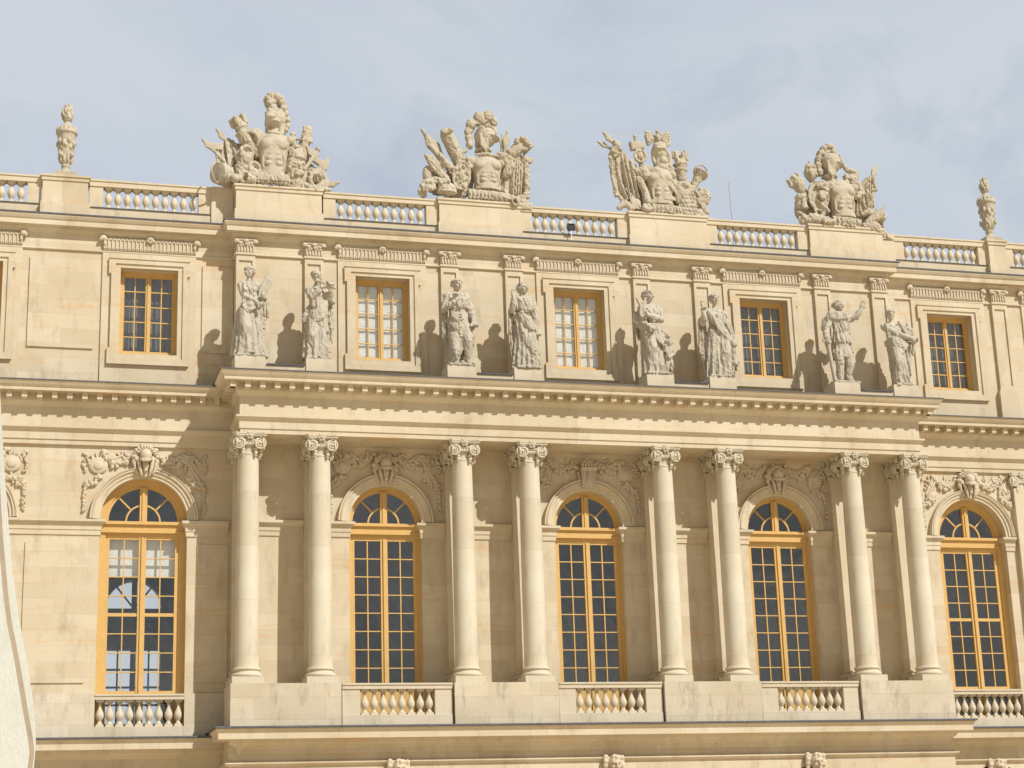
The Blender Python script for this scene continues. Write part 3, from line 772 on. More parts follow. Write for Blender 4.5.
#SCULPT
# ------------------------------------------------------------------ sculpture helpers
from mathutils import noise as mnoise
V3 = Vector
class SK:
    """modelling sketch: u to the viewer's right, v upwards, depth d towards the wall; all in one drawing unit"""
    def __init__(s, x0, y0, sc, fx=1.0, seed=0, fz=1.0):
        s.x0, s.y0, s.sc, s.fx, s.fz = x0, y0, sc, fx, fz; s.q = MB(); s.R = random.Random(seed)
    def new(s): s.q = MB(); return s
    def p(s, a):
        d = a[2] if len(a) > 2 else 0
        return V3(((a[0]-s.x0)*s.sc*s.fx, d*s.sc, (s.y0-a[1])*s.sc*s.fz))
    def t(s, pts, rs, n=10, flat=1.0, **k):
        rs = [r*s.sc for r in rs] if hasattr(rs, '__len__') else rs*s.sc
        s.q.tube([s.p(a) for a in pts], rs, n, flat, **k)
    def e(s, c, r, rot=0, n=12, k=8, ry=None):
        r = (r, r, r) if not hasattr(r, '__len__') else (r[0], ry if ry else (r[2] if len(r) > 2 else min(r)), r[1])
        R = Matrix.Rotation(rad(rot), 3, 'Y') if rot else None
        s.q.ell(s.p(c), [a*s.sc for a in r], R, n, k)
    def ring(s, c, R, r, rot=0, sx=1.0, yaw=0, n=24):
        M_ = Matrix.Rotation(rad(rot), 3, 'Y') @ Matrix.Rotation(rad(yaw), 3, 'Z'); c = s.p(c)
        s.q.tube([c+M_ @ V3((R*sx*s.sc*math.cos(2*PI*i/n), 0, R*s.sc*math.sin(2*PI*i/n))) for i in range(n)], r*s.sc, 8, closed=True)
    def poly(s, pts, d0, d1):
        P_ = [s.p(a) for a in pts]; s.q.prism([(a.x, a.z) for a in P_], d0*s.sc, d1*s.sc)
    def cloth(s, top, bot, folds=7, amp=6, th=6, ragged=8, nu=56, nv=14, belly=0, ph=0, bend=0):
        def cur(L, u):
            x = u*(len(L)-1); i = min(int(x), len(L)-2); f = x-i
            f = f*f*(3-2*f)*.5+f*.5
            a, b = s.p(L[i]), s.p(L[i+1]); return a.lerp(b, f)
        rg = [s.R.uniform(-1, 1) for _ in range(folds*2+3)]
        v = []; f = []
        for side in (0, 1):
            for j in range(nv+1):
                w = j/nv
                for i in range(nu+1):
                    u = i/nu; a = cur(top, u); b = cur(bot, u); c = a.lerp(b, w)
                    fo = abs(math.sin(PI*folds*(u+bend*(w-w*w)*.5)+ph+1.1*math.sin(5*u+w*2)+.5*math.sin(11*u-w)))*(.4+.6*abs(math.sin(4.3*u+1.2+1.5*w)))
                    c.y += s.sc*((.35+.65*w)*1.7*amp*(.5-fo)*2-belly*math.sin(PI*w)*math.sin(PI*u)+(th if side else 0))
                    k = u*folds*2; k0 = int(k); c.z += s.sc*ragged*w*w*(rg[k0]*(1-(k-k0))+rg[k0+1]*(k-k0))
                    v.append(c)
        W = nu+1; T = W*(nv+1)
        for j in range(nv):
            for i in range(nu):
                a = j*W+i; f.append((a, a+1, a+W+1, a+W)); f.append((T+a, T+a+W, T+a+W+1, T+a+1))
        for j in range(nv):
            for i in (0, nu): a = j*W+i; f.append((a, a+W, T+a+W, T+a))
        for i in range(nu):
            for j in (0, nv): a = j*W+i; f.append((a, T+a, T+a+1, a+1))
        s.q.add(v, f)
    def robe(s, rings, folds=13, ph=0, tw=0.0, n=104):
        """rings: (u, v, d, ru, rd, amp)"""
        out = []; m_ = len(rings)
        R_ = []
        for j in range((m_-1)*5+1):
            t = j/5; i = min(int(t), m_-2); f = t-i; f2 = f
            R_.append([a*(1-f2)+b*f2 for a, b in zip(rings[i], rings[i+1])])
        K_ = len(R_)
        for j, (u, v_, d, ru, rd, am) in enumerate(R_):
            c = s.p((u, v_, d)); w = j/(K_-1)
            for i in range(n):
                a = 2*PI*i/n; g = abs(math.sin(folds*.5*a+ph+tw*w+.7*math.sin(2*a+ph)))
                g2 = math.sin(3*a+ph*2+tw*w*1.3)
                k = 1+am*((.5-g)*1.5+.3*g2)
                out.append(c+V3((ru*s.sc*k*math.cos(a), rd*s.sc*k*math.sin(a), 0)))
        f = [(j*n+i, j*n+(i+1) % n, (j+1)*n+(i+1) % n, (j+1)*n+i) for j in range(K_-1) for i in range(n)]
        f += [tuple(range(n))[::-1], tuple((K_-1)*n+i for i in range(n))]
        s.q.add(out, f)
    def swag(s, pts, r=10, k=4, spread=12, dz=0, taper=True):
        """roll of cloth: k strands side by side"""
        for j in range(k):
            o = (j-(k-1)/2)*spread*1.2; L = len(pts); P_ = []
            for i, a in enumerate(pts):
                w = math.sin(PI*(i+.5)/L) if taper else 1
                P_.append((a[0]+.15*o*w, a[1]+o*w, (a[2] if len(a) > 2 else 0)-abs(2*math.sin(j*2.3))*1.5))
            s.t(P_, [r*.78*(.75+.25*math.sin(PI*(i+.5)/L)) for i in range(L)], 8)
    def garland(s, pts, r=9, n=26, jit=6):
        P_ = [s.p(a) for a in pts]
        for i in range(n):
            x = i/(n-1)*(len(P_)-1); k = min(int(x), len(P_)-2); c = P_[k].lerp(P_[k+1], x-k)
            for j in range(2):
                o = V3((s.R.uniform(-1, 1), s.R.uniform(-.8, .2), s.R.uniform(-1, 1)))*jit*s.sc
                rr = r*s.sc*s.R.uniform(.6, 1.1); s.q.ell(c+o, (rr, rr, rr), None, 8, 6)
    def head(s, c, r, turn=0, hair='curl', tilt=0, beard=False):
        """r = half height of the head; turn>0 looks to the viewer's right"""
        c = s.p(c); r = r*s.sc; T = Matrix.Rotation(rad(turn), 3, 'Z') @ Matrix.Rotation(rad(tilt), 3, 'X')
        def e(x, y, z, a, b, c_): s.q.ell(c+T @ V3((x*r, y*r, z*r)), (a*r, b*r, c_*r), T, 12, 8)
        e(0, .08, .18, .72, .86, .80); e(0, -.12, -.28, .58, .66, .66); e(0, -.42, -.72, .26, .26, .22)
        e(0, -.80, -.10, .13, .22, .30); e(0, -.98, -.26, .16, .16, .12)            # nose
        e(0, -.74, .20, .54, .20, .09)                                              # brow
        for sg in (-1, 1): e(sg*.27, -.70, .04, .13, .10, .07); e(sg*.36, -.52, -.22, .22, .22, .2); e(sg*.72, .05, -.05, .08, .14, .2)
        e(0, -.72, -.50, .22, .12, .05); e(0, -.70, -.60, .18, .12, .05)
        if beard:
            for i in range(9): e(s.R.uniform(-.35, .35), -.6+s.R.uniform(-.1, .1), -.75-s.R.uniform(0, .35), .2, .2, .22)
        if hair == 'cap':
            e(0, .12, .42, .84, .92, .62); e(0, .0, .22, .86, .94, .12)
        else:
            for i in range(34):
                a = s.R.uniform(0, 2*PI); z = s.R.uniform(-.15, .95)
                if math.sin(a) < -.15 and z < .6: z = s.R.uniform(.6, .9)
                rr = math.sqrt(max(0, 1-(z*.95)**2)); e(.78*rr*math.cos(a), .1+.9*rr*math.sin(a), z*.9+.08, .17, .17, .15)
            if hair in ('bun', 'wreathbun'): e(0, .95, .15, .34, .34, .34); e(0, .7, -.2, .4, .4, .4)
            if hair.startswith('wreath'):
                for i in range(18): a = 2*PI*i/18; e(.77*math.cos(a), .08+.90*math.sin(a), .50+.07*(i % 2), .12, .12, .15)
            if hair == 'helmet': pass
    def arm(s, sh, el, ha, r=(27, 21, 14), fingers=True, grip=False, dirn=None):
        s.t([sh, tuple((a+b)/2 for a, b in zip(sh, el)), el, tuple((a*.4+b*.6) for a, b in zip(el, ha)), ha], [r[0], r[0]*.92, r[1], r[1]*.92, r[2]], 12)
        h = s.p(ha); d = (s.p(dirn)-h).normalized() if dirn else (h-s.p(el)).normalized()
        w = d.cross(V3((0, 1, 0))); w = w.normalized() if w.length > .1 else V3((1, 0, 0)); R_ = r[2]*s.sc
        c = h+d*R_*1.5; rot = Matrix((w, w.cross(d)*-1, d)).transposed()
        s.q.ell(c, (R_*1.25, R_*.75, R_*1.7), rot, 10, 8)
        nn = d.cross(w)
        for i in range(4):
            b = c+d*R_*1.1+w*R_*(i-1.5)*.62; L = R_*(1.5, 1.8, 1.7, 1.3)[i]
            cv = (nn*.9 if grip else nn*.25)
            s.q.tube([b, b+d*L*.6+cv*L*.25, b+d*L*(.5 if grip else 1.1)+cv*L*.9], [R_*.36, R_*.32, R_*.26], 7)
        b = c-w*R_*1.0; s.q.tube([b-d*R_*.3, b-w*R_*.7+d*R_*.6, b-w*R_*.7+d*R_*1.5], [R_*.4, R_*.36, R_*.3], 7)
    def torso(s, c, top, w=1.0, female=True, lean=0):
        """c=(u, v_waist), top=(u, v_shoulder)"""
        (xa, ya), (xb, yb) = c, top; H = ya-yb
        s.e((xa, ya+.35*H, 0), (.50*H*w, .42*H, .36*H))
        s.e(((xa+xb)/2, ya-.22*H, 0), (.40*H*w, .48*H, .30*H)); s.e((xb, yb+.30*H, 2), (.52*H*w, .42*H, .34*H))
        s.t([(xb-.50*H*w, yb+.10*H, 2), (xb, yb+.02*H, 4), (xb+.50*H*w, yb+.10*H, 2)], [.17*H, .15*H, .17*H], 12)
        if female:
            for sg in (-1, 1): s.e((xb+sg*.22*H, yb+.42*H, -.27*H), .17*H)
        else:
            for sg in (-1, 1): s.e((xb+sg*.23*H, yb+.34*H, -.2*H), (.25*H, .19*H, .17*H))
        s.t([(xb, yb+.06*H, 3), (xb, yb-.26*H, 0)], [.15*H, .125*H], 12)
    def done(s, name, mat, parent, vox, sm=2, amp=0, fr=(11, 11, 2.6), zmax=1e9):
        o = s.q.build(name, mat, parent, remesh=vox, sm=sm)
        if amp:
            me = o.data; n = len(me.vertices); off = s.R.uniform(0, 50); co = []; nz = mnoise.noise
            for v in me.vertices:
                c = v.co; k = amp*max(0, min(1, (zmax-c.z)/.12))
                if k:
                    w = .35*nz(V3((c.x*3+off, c.y*3, c.z*3)))
                    f = 1-2.6*abs(nz(V3((c.x*fr[0]+c.z*1.5+w*4+off, c.y*fr[1]+w*3, c.z*fr[2]+c.x*2+w*4)))); f2 = nz(V3((c.x*26, c.y*26, c.z*20+off)))
                    c = c+v.normal*(k*(f-.3+.35*f2))
                co += (c.x, c.y, c.z)
            me.vertices.foreach_set('co', co); me.update()
        return o
BZ = 8.195

def base_slab(K, w0, w1, h=14, d0=-75, d1=75):
    w0 = max(w0, K.x0-.40/(K.sc*K.fx)); w1 = min(w1, K.x0+.40/(K.sc*K.fx))
    K.poly([(w0, K.y0), (w1, K.y0), (w1-2, K.y0-h), (w0+2, K.y0-h)], d0, d1)
    for i in range(16): K.e((K.R.uniform(w0+8, w1-8), K.y0-h, K.R.uniform(d0+10, d1-10)), (K.R.uniform(10, 24), K.R.uniform(4, 9), K.R.uniform(10, 20)))

def make_statue(i, label):
    top, base, fx, x0 = [(85, 690, .87, 178), (85, 700, .89, 648), (55, 637, .985, 190), (85, 642, 1.0, 605), (65, 642, 1.03, 195), (85, 662, 1.05, 585), (72, 662, 1.09, 195), (145, 672, 1.1, 620)][i]
    Hm = 2.72 if i != 7 else 2.50
    sc = Hm/(base-top); o = empty('statue', (COLS[i]+(-.03, 0, 0, 0, 0, 0, 0, 0)[i], -.93, BZ)); tag(o, label, 'statue', 'stone statues in pairs above the colonnade')
    fx *= .93 if i > 1 else .97
    K = SK(x0, base, sc, fx, seed=10+i); vox = .0155
    props = []
    if i == 0:
        base_slab(K, 85, 280)
        K.robe([(190, 676, 5, 112, 70, .13), (185, 600, 0, 92, 62, .13), (185, 500, 0, 80, 55, .11), (182, 420, 0, 72, 50, .07), (182, 360, 0, 62, 44, .04)], 15, .4, .8)
        K.t([(150, 390, -18), (150, 500, -42), (150, 600, -25), (165, 670, -45)], [42, 34, 26, 20]); K.e((200, 668, -62), (20, 11, 30))
        K.torso((185, 320), (183, 200)); K.cloth([(140, 205, -34), (183, 235, -46), (235, 205, -34)], [(130, 345, -40), (185, 370, -48), (240, 330, -40)], 7, 6, 20, 4)
        K.swag([(105, 395, 0), (140, 385, -50), (190, 355, -58), (245, 330, -40), (262, 350, 0)], 13, 5, 13)
        K.swag([(105, 400, 10), (95, 500, 20), (80, 600, 20), (70, 660, 10)], 20, 3, 8); K.cloth([(105, 400, 20), (150, 400, 40)], [(48, 672, 10), (110, 676, 40)], 4, 9, 14, 5)
        K.cloth([(262, 330, 0), (330, 330, 10)], [(262, 470, 0), (305, 500, 10)], 4, 8, 12, 20); K.cloth([(290, 300, 0), (335, 290, 10)], [(300, 420, 0), (335, 410, 10)], 3, 7, 12, 10)
        K.arm((133, 212, 0), (145, 290, -25), (235, 340, -62), grip=True); K.arm((238, 212, 5), (300, 300, -5), (282, 300, -45), grip=True)
        K.head((185, 128, -4), 40, -38, 'wreathbun')
        pr = SK(x0, base, sc, fx); pr.poly([(303, 143), (356, 188), (330, 240), (275, 345), (236, 330), (250, 250)], -42, -26)
        pr.poly([(306, 150), (350, 188), (325, 236), (274, 335), (244, 324), (256, 250)], -45, -41); props.append(('tablet', pr))
    if i == 1:
        base_slab(K, 535, 735)
        K.robe([(622, 685, 5, 88, 62, .12), (620, 600, 0, 82, 58, .13), (625, 500, 0, 76, 52, .10), (632, 420, 0, 68, 48, .06), (632, 370, 0, 60, 44, .04)], 15, 1.3, -.7)
        K.t([(600, 450, -20), (590, 540, -38), (585, 640, -20)], [40, 32, 24]); K.t([(660, 450, -15), (665, 560, -30), (650, 660, -40)], [36, 28, 20]); K.e((640, 682, -55), (18, 11, 28)); K.e((572, 682, -30), (18, 11, 26))
        K.torso((635, 330), (625, 212), 1.0)
        K.cloth([(585, 215, -34), (625, 250, -46), (680, 215, -34)], [(585, 340, -42), (635, 365, -50), (680, 340, -40)], 7, 5, 20, 3)
        K.swag([(548, 425, 0), (600, 420, -50), (650, 390, -58), (695, 340, -40), (700, 300, 0)], 15, 5, 15)
        K.cloth([(560, 420, -40), (620, 440, -55), (700, 380, -45)], [(600, 470, -45), (650, 475, -55), (715, 520, -40)], 6, 6, 16, 12)
        K.t([(590, 330, 15), (555, 390, 12), (545, 430, 0)], [20, 26, 24]); K.cloth([(560, 340, 10), (600, 340, 25)], [(535, 440, 0), (580, 450, 20)], 3, 8, 14, 8)
        K.cloth([(700, 270, 0), (748, 270, 10)], [(705, 500, 0), (765, 450, 14)], 4, 9, 12, 30); K.cloth([(725, 400, 0), (760, 400, 10)], [(715, 540, 0), (750, 548, 10)], 3, 7, 12, 18)
        K.arm((578, 225, 0), (595, 285, -35), (655, 220, -66), grip=True, dirn=(690, 200, -70)); K.arm((684, 222, 0), (735, 285, -20), (722, 235, -62), (26, 20, 13), grip=True)
        K.t([(680, 240, 0), (712, 265, -10), (735, 290, -15)], [32, 34, 30])
        K.head((625, 128, -6), 40, 22, 'cap', beard=True)
        pr = SK(x0, base, sc, fx); pr.t([(628, 178, -60), (660, 192, -76), (700, 205, -76), (752, 222, -70)], [6, 8, 8, 10], 8); props.append(('flute', pr))
        pr = SK(x0, base, sc, fx); pr.q.lathe((712-x0)*sc*fx, -.02, [(a*sc, (base-b)*sc) for a, b in ((20, 702), (20, 690), (12, 684), (17, 660), (14, 640), (20, 634), (20, 628), (9, 622), (12, 600), (8, 570), (9, 520), (6, 500))], 14); props.append(('staff_post', pr))
    if i == 2:
        base_slab(K, 105, 300)
        K.t([(165, 430, -10), (160, 530, -30), (165, 610, -15)], [44, 32, 22]); K.t([(235, 380, -15), (245, 480, -46), (250, 590, -22), (255, 612, -25)], [44, 32, 21, 19]); K.e((270, 622, -50), (20, 11, 32)); K.e((195, 615, -50), (18, 11, 28))
        K.robe([(185, 440, 0, 62, 48, .08), (188, 400, 0, 64, 48, .07), (190, 340, 0, 60, 44, .05), (190, 290, 0, 56, 42, .04)], 11, .5, .4)
        K.cloth([(135, 430, -30), (180, 440, -50), (222, 410, -42)], [(115, 615, -10), (165, 590, -46), (218, 520, -50)], 7, 9, 20, 10)
        K.cloth([(130, 420, 10), (225, 430, 30), (255, 420, 20)], [(105, 622, 5), (180, 628, 40), (240, 625, 30)], 8, 10, 20, 3)
        K.torso((190, 290), (185, 160), 1.08, False)
        K.cloth([(130, 168, -30), (185, 190, -44), (245, 170, -30)], [(110, 250, -30), (185, 262, -52), (265, 255, -30)], 9, 6, 22, 4)
        K.swag([(140, 300, -36), (190, 335, -55), (245, 310, -40)], 9, 4, 16); K.swag([(145, 380, -40), (190, 400, -56), (235, 350, -44)], 9, 4, 16); K.swag([(150, 430, -36), (200, 435, -52), (245, 345, -44)], 9, 3, 12)
        K.cloth([(85, 215, 20), (130, 180, 24)], [(85, 450, 15), (120, 440, 24)], 4, 9, 14, 14); K.cloth([(98, 420, 10), (135, 400, 20)], [(108, 620, 10), (150, 630, 20)], 4, 9, 14, 6)
        K.cloth([(262, 260, 10), (305, 280, 14)], [(280, 500, 5), (305, 480, 14)], 3, 8, 12, 16)
        K.arm((128, 188, 0), (92, 270, -15), (148, 232, -60), (28, 22, 15), grip=True, dirn=(158, 200, -62)); K.arm((250, 190, 0), (285, 290, -8), (288, 345, -42), (28, 22, 15), grip=True)
        K.t([(250, 190, 8), (290, 280, 8), (300, 350, 5)], [30, 26, 22])
        K.head((188, 102, -4), 41, 22, 'wreath')
    if i == 3:
        base_slab(K, 530, 730)
        K.robe([(618, 630, 5, 92, 62, .13), (618, 560, 0, 82, 58, .14), (618, 470, 0, 72, 54, .10), (612, 400, 0, 66, 50, .06), (608, 340, 0, 58, 44, .04)], 17, 2.1, .3)
        K.torso((606, 300), (606, 185)); K.e((600, 632, -60), (17, 10, 26)); K.e((672, 630, -48), (30, 10, 26))
        K.swag([(550, 200, 0), (580, 240, -48), (625, 240, -52), (665, 205, -20), (680, 240, 0)], 13, 5, 14)
        K.cloth([(552, 195, -30), (606, 210, -44), (660, 200, -30)], [(552, 270, -40), (606, 290, -50), (672, 265, -38)], 8, 6, 22, 4)
        K.swag([(545, 320, 0), (580, 320, -46), (630, 365, -58), (675, 380, -30)], 12, 5, 14); K.swag([(550, 350, -10), (585, 420, -50), (640, 500, -58), (690, 520, -30)], 10, 5, 20)
        K.cloth([(545, 330, -25), (600, 340, -50), (670, 370, -35)], [(555, 450, -30), (620, 510, -55), (690, 530, -30)], 7, 7, 18, 6)
        K.cloth([(510, 260, 0), (548, 250, 20)], [(505, 470, 0), (548, 520, 20)], 4, 9, 12, 16); K.cloth([(520, 440, 5), (555, 440, 20)], [(525, 630, 0), (575, 635, 20)], 4, 9, 12, 5)
        K.arm((556, 205, 0), (530, 275, -12), (533, 205, -40), (25, 20, 13), dirn=(531, 170, -42)); K.arm((664, 208, 0), (682, 300, -10), (688, 380, -20), (25, 20, 13), grip=True)
        K.head((606, 128, -4), 39, 35, 'bun')
        K.e((695, 415, -22), (17, 14, 14))
    if i == 4:
        base_slab(K, 105, 290)
        K.robe([(178, 630, 5, 78, 60, .13), (175, 560, 0, 74, 56, .13), (172, 460, 0, 70, 52, .10), (172, 390, 0, 64, 48, .06), (172, 330, 0, 56, 42, .04)], 13, .9, .7)
        K.t([(150, 370, -20), (152, 470, -48), (140, 580, -20)], [44, 36, 24]); K.torso((172, 285), (172, 175), 1.05)
        K.cloth([(112, 185, -28), (165, 215, -46), (235, 180, -28)], [(115, 270, -36), (172, 300, -50), (235, 280, -36)], 8, 6, 22, 4)
        K.swag([(100, 345, -10), (140, 340, -50), (200, 350, -56), (245, 420, -40), (270, 430, -10)], 13, 5, 14); K.swag([(150, 350, -54), (200, 400, -60), (250, 440, -46)], 9, 4, 16)
        K.cloth([(100, 360, 0), (140, 380, -40)], [(100, 530, 0), (150, 560, -40)], 4, 9, 18, 12); K.cloth([(60, 270, 10), (100, 280, 20)], [(85, 390, 5), (110, 400, 20)], 3, 9, 14, 14)
        K.arm((112, 200, 0), (105, 300, -30), (140, 335, -62), (25, 20, 13), grip=True); K.arm((236, 200, 0), (240, 270, -22), (150, 262, -66), (26, 21, 13), grip=True)
        K.t([(78, 240, 0), (70, 290, -4), (110, 330, -20)], [22, 24, 22]); K.e((130, 628, -50), (18, 10, 26)); K.e((205, 628, -50), (18, 10, 26))
        # child at her side
        K.head((290, 420, -20), 26, -30, 'curl'); K.t([(285, 450, -15), (280, 490, -18), (275, 530, -12)], [20, 24, 22]); K.t([(268, 540, -18), (262, 580, -26), (262, 625, -15)], [17, 13, 9]); K.t([(292, 535, -10), (300, 580, -18), (285, 625, -5)], [17, 13, 9])
        K.arm((272, 460, -18), (245, 480, -32), (250, 440, -48), (12, 10, 7), grip=True); K.arm((300, 462, -12), (318, 490, -20), (292, 510, -36), (12, 10, 7)); K.e((258, 370, -30), (20, 18, 16)); K.garland([(240, 350, -30), (270, 360, -30), (285, 385, -25)], 10, 8, 6)
        K.head((165, 112, -4), 41, 40, 'wreathbun')
        pr = SK(x0, base, sc, fx); pr.t([(105, 300, -50), (85, 250, -50), (92, 200, -50), (68, 148, -50)], [8, 9, 8, 9], 8); pr.t([(105, 300, -50), (122, 250, -50), (108, 200, -50), (126, 145, -50)], [8, 9, 8, 9], 8)
        pr.t([(72, 172, -50), (126, 170, -50)], 6, 8); [pr.t([(90+8*j, 172, -50), (98+5*j, 285, -50)], 3, 5) for j in range(4)]; pr.e((106, 300, -50), (26, 20, 12)); props.append(('lyre', pr))
    if i == 5:
        base_slab(K, 490, 690, d0=-70)
        K.robe([(590, 650, 5, 90, 62, .13), (590, 570, 0, 84, 58, .14), (590, 480, 0, 76, 54, .10), (590, 400, 0, 68, 50, .06), (588, 340, 0, 58, 44, .04)], 15, 1.7, -.5)
        K.t([(625, 400, -20), (625, 500, -42), (605, 610, -20)], [42, 34, 24]); K.torso((588, 300), (585, 200), 1.1); K.e((560, 655, -55), (17, 10, 26)); K.e((625, 655, -50), (18, 10, 26))
        K.cloth([(520, 205, -28), (585, 240, -46), (640, 210, -30)], [(540, 300, -36), (590, 310, -50), (655, 300, -36)], 8, 6, 22, 4)
        K.swag([(520, 215, -20), (570, 300, -54), (630, 370, -58), (680, 400, -20)], 12, 5, 14)
        K.cloth([(530, 340, -30), (600, 340, -54), (665, 380, -40)], [(550, 480, -34), (610, 560, -56), (670, 500, -40)], 7, 8, 20, 14)
        K.cloth([(475, 260, 10), (530, 220, 20)], [(465, 480, 5), (530, 620, 20)], 6, 10, 14, 20); K.cloth([(480, 450, 8), (540, 450, 20)], [(500, 655, 5), (550, 655, 20)], 5, 10, 14, 6)
        K.arm((525, 222, 0), (492, 300, -15), (490, 252, -48), (25, 20, 13), grip=True, dirn=(488, 225, -50)); K.arm((645, 225, 0), (680, 330, -5), (695, 400, -20), (25, 20, 13), grip=True)
        K.t([(642, 230, 0), (670, 300, 0), (690, 380, -4)], [30, 26, 20]); K.head((586, 132, -4), 40, 8, 'wreath')
        pr = SK(x0, base, sc, fx); pr.t([(494, 250, -52), (488, 215, -52), (476, 180, -52), (478, 160, -52), (490, 160, -52)], [8, 8, 8, 8, 7], 8); props.append(('sceptre', pr))
        pr = SK(x0, base, sc, fx); pr.e((694, 425, -28), (22, 28, 16)); pr.e((690, 470, -24), (14, 30, 12)); pr.e((700, 555, -26), (24, 26, 16)); pr.e((692, 515, -24), (15, 26, 12)); pr.e((715, 548, -36), 9); pr.e((696, 565, -44), 8); props.append(('mask', pr))
    if i == 6:
        base_slab(K, 115, 325, d0=-70)
        K.t([(175, 440, -5), (180, 500, -22), (180, 590, -5), (185, 640, -5)], [38, 29, 24, 17]); K.t([(240, 440, 0), (255, 530, -8), (240, 600, 5), (265, 645, -5)], [40, 30, 24, 18]); K.e((190, 650, -36), (18, 10, 30)); K.e((285, 650, -30), (30, 10, 20))
        K.t([(250, 470, 30), (262, 560, 34), (255, 655, 34)], [26, 26, 32]); K.e((255, 560, 20), 16)
        K.robe([(200, 480, 0, 64, 50, .14), (205, 430, 0, 62, 48, .12), (208, 370, 0, 56, 44, .07), (208, 300, 0, 48, 38, .04)], 13, .2, .5)
        K.robe([(215, 378, -2, 70, 54, .14), (212, 330, -2, 60, 48, .10), (208, 290, -2, 48, 40, .04)], 15, 1.2, .3)
        K.torso((208, 290), (200, 180), 1.0, False); K.cloth([(150, 190, -28), (200, 215, -46), (268, 190, -26)], [(160, 300, -34), (212, 310, -46), (270, 270, -34)], 8, 6, 22, 6)
        K.swag([(100, 235, 0), (130, 190, -34), (180, 195, -48), (240, 190, -40), (270, 195, -10)], 13, 4, 12)
        K.cloth([(230, 290, -20), (278, 290, 0)], [(245, 455, -20), (300, 430, 0)], 4, 9, 14, 20)
        K.arm((140, 205, 0), (105, 285, -12), (92, 345, -34), (29, 23, 15), grip=True); K.arm((268, 205, 0), (320, 190, -20), (355, 140, -40), (27, 22, 14), dirn=(368, 105, -44))
        K.t([(120, 220, 5), (105, 270, 5)], [30, 26]); K.head((208, 115, -4), 41, 40, 'curl')
        pr = SK(x0, base, sc, fx); pr.t([(90, 350, -42), (98, 430, -40), (115, 540, -34), (132, 655, -30)], [26, 15, 13, 14], 10); pr.e((85, 372, -44), 18); pr.e((104, 385, -50), 14); props.append(('club', pr))
    if i == 7:
        base_slab(K, 555, 700, d0=-70)
        K.robe([(630, 660, 5, 62, 55, .13), (622, 590, 0, 58, 52, .14), (612, 500, 0, 56, 50, .10), (608, 430, 0, 58, 48, .06), (598, 380, 0, 52, 42, .04)], 13, .6, .9)
        K.t([(590, 420, -20), (595, 510, -40), (585, 620, -20)], [40, 32, 24]); K.torso((590, 340), (588, 245), 1.05); K.e((575, 672, -55), (22, 10, 26)); K.e((670, 660, -50), (22, 10, 26))
        K.cloth([(535, 245, -28), (590, 265, -44), (640, 250, -28)], [(545, 350, -34), (592, 370, -48), (640, 350, -36)], 7, 6, 20, 4)
        K.swag([(540, 380, 0), (570, 375, -46), (620, 385, -52), (680, 380, -30)], 14, 4, 14); K.swag([(560, 420, -30), (600, 450, -52), (660, 400, -46)], 9, 4, 14)
        K.cloth([(665, 380, -30), (705, 380, -20)], [(670, 600, -20), (700, 560, -10)], 4, 8, 12, 20); K.cloth([(680, 330, 0), (712, 330, 10)], [(690, 640, 0), (712, 500, 10)], 4, 8, 12, 20)
        K.cloth([(560, 560, -30), (620, 560, -44)], [(562, 662, -20), (632, 672, -40)], 5, 8, 14, 5)
        K.arm((540, 262, 0), (600, 320, -42), (685, 350, -60), (25, 20, 13), grip=True); K.arm((640, 258, 5), (690, 310, 5), (700, 350, -20), (24, 19, 13), grip=True)
        K.head((588, 182, -4), 38, -14, 'wreath')
        pr = SK(x0, base, sc, fx)
        for j, (xa, ya, xb, yb) in enumerate(((632, 235, 690, 350), (655, 245, 696, 350), (690, 250, 702, 350), (716, 280, 708, 350))): pr.t([(xa, ya, -30), (xb, yb, -34)], [12, 9], 8)
        pr.t([(716, 280, -30), (720, 380, -30), (712, 450, -24)], [12, 12, 9], 8); pr.t([(640, 255, -36), (720, 290, -36)], 8, 8); props.append(('lyre', pr))
    K.done('figure', 'statue', o, vox, 0, .021, (7.5, 7.5, 1.9), zmax=(base-top)*sc-.40)
    for nm, pr in props: pr.done(nm, 'statue', o, .013, 0)
    return o
SL = ['statue of a woman looking left and holding a slanted tablet',
      'statue of a robed flute player in a cap, right of the woman with the tablet',
      'statue of a wreathed man with one bare leg, just right of the leftmost white-shuttered window',
      'statue of a woman with one raised hand, just left of the second white-shuttered window',
      'statue of a woman holding a lyre with a small child beside her',
      'statue of a long-cloaked wreathed woman with a sceptre and a mask',
      'statue of a man in a short tunic pointing up and leaning on a club',
      'smallest statue, a draped woman reaching across to pipes at the right end of the row']
for i, l in enumerate(SL): make_statue(i, l)

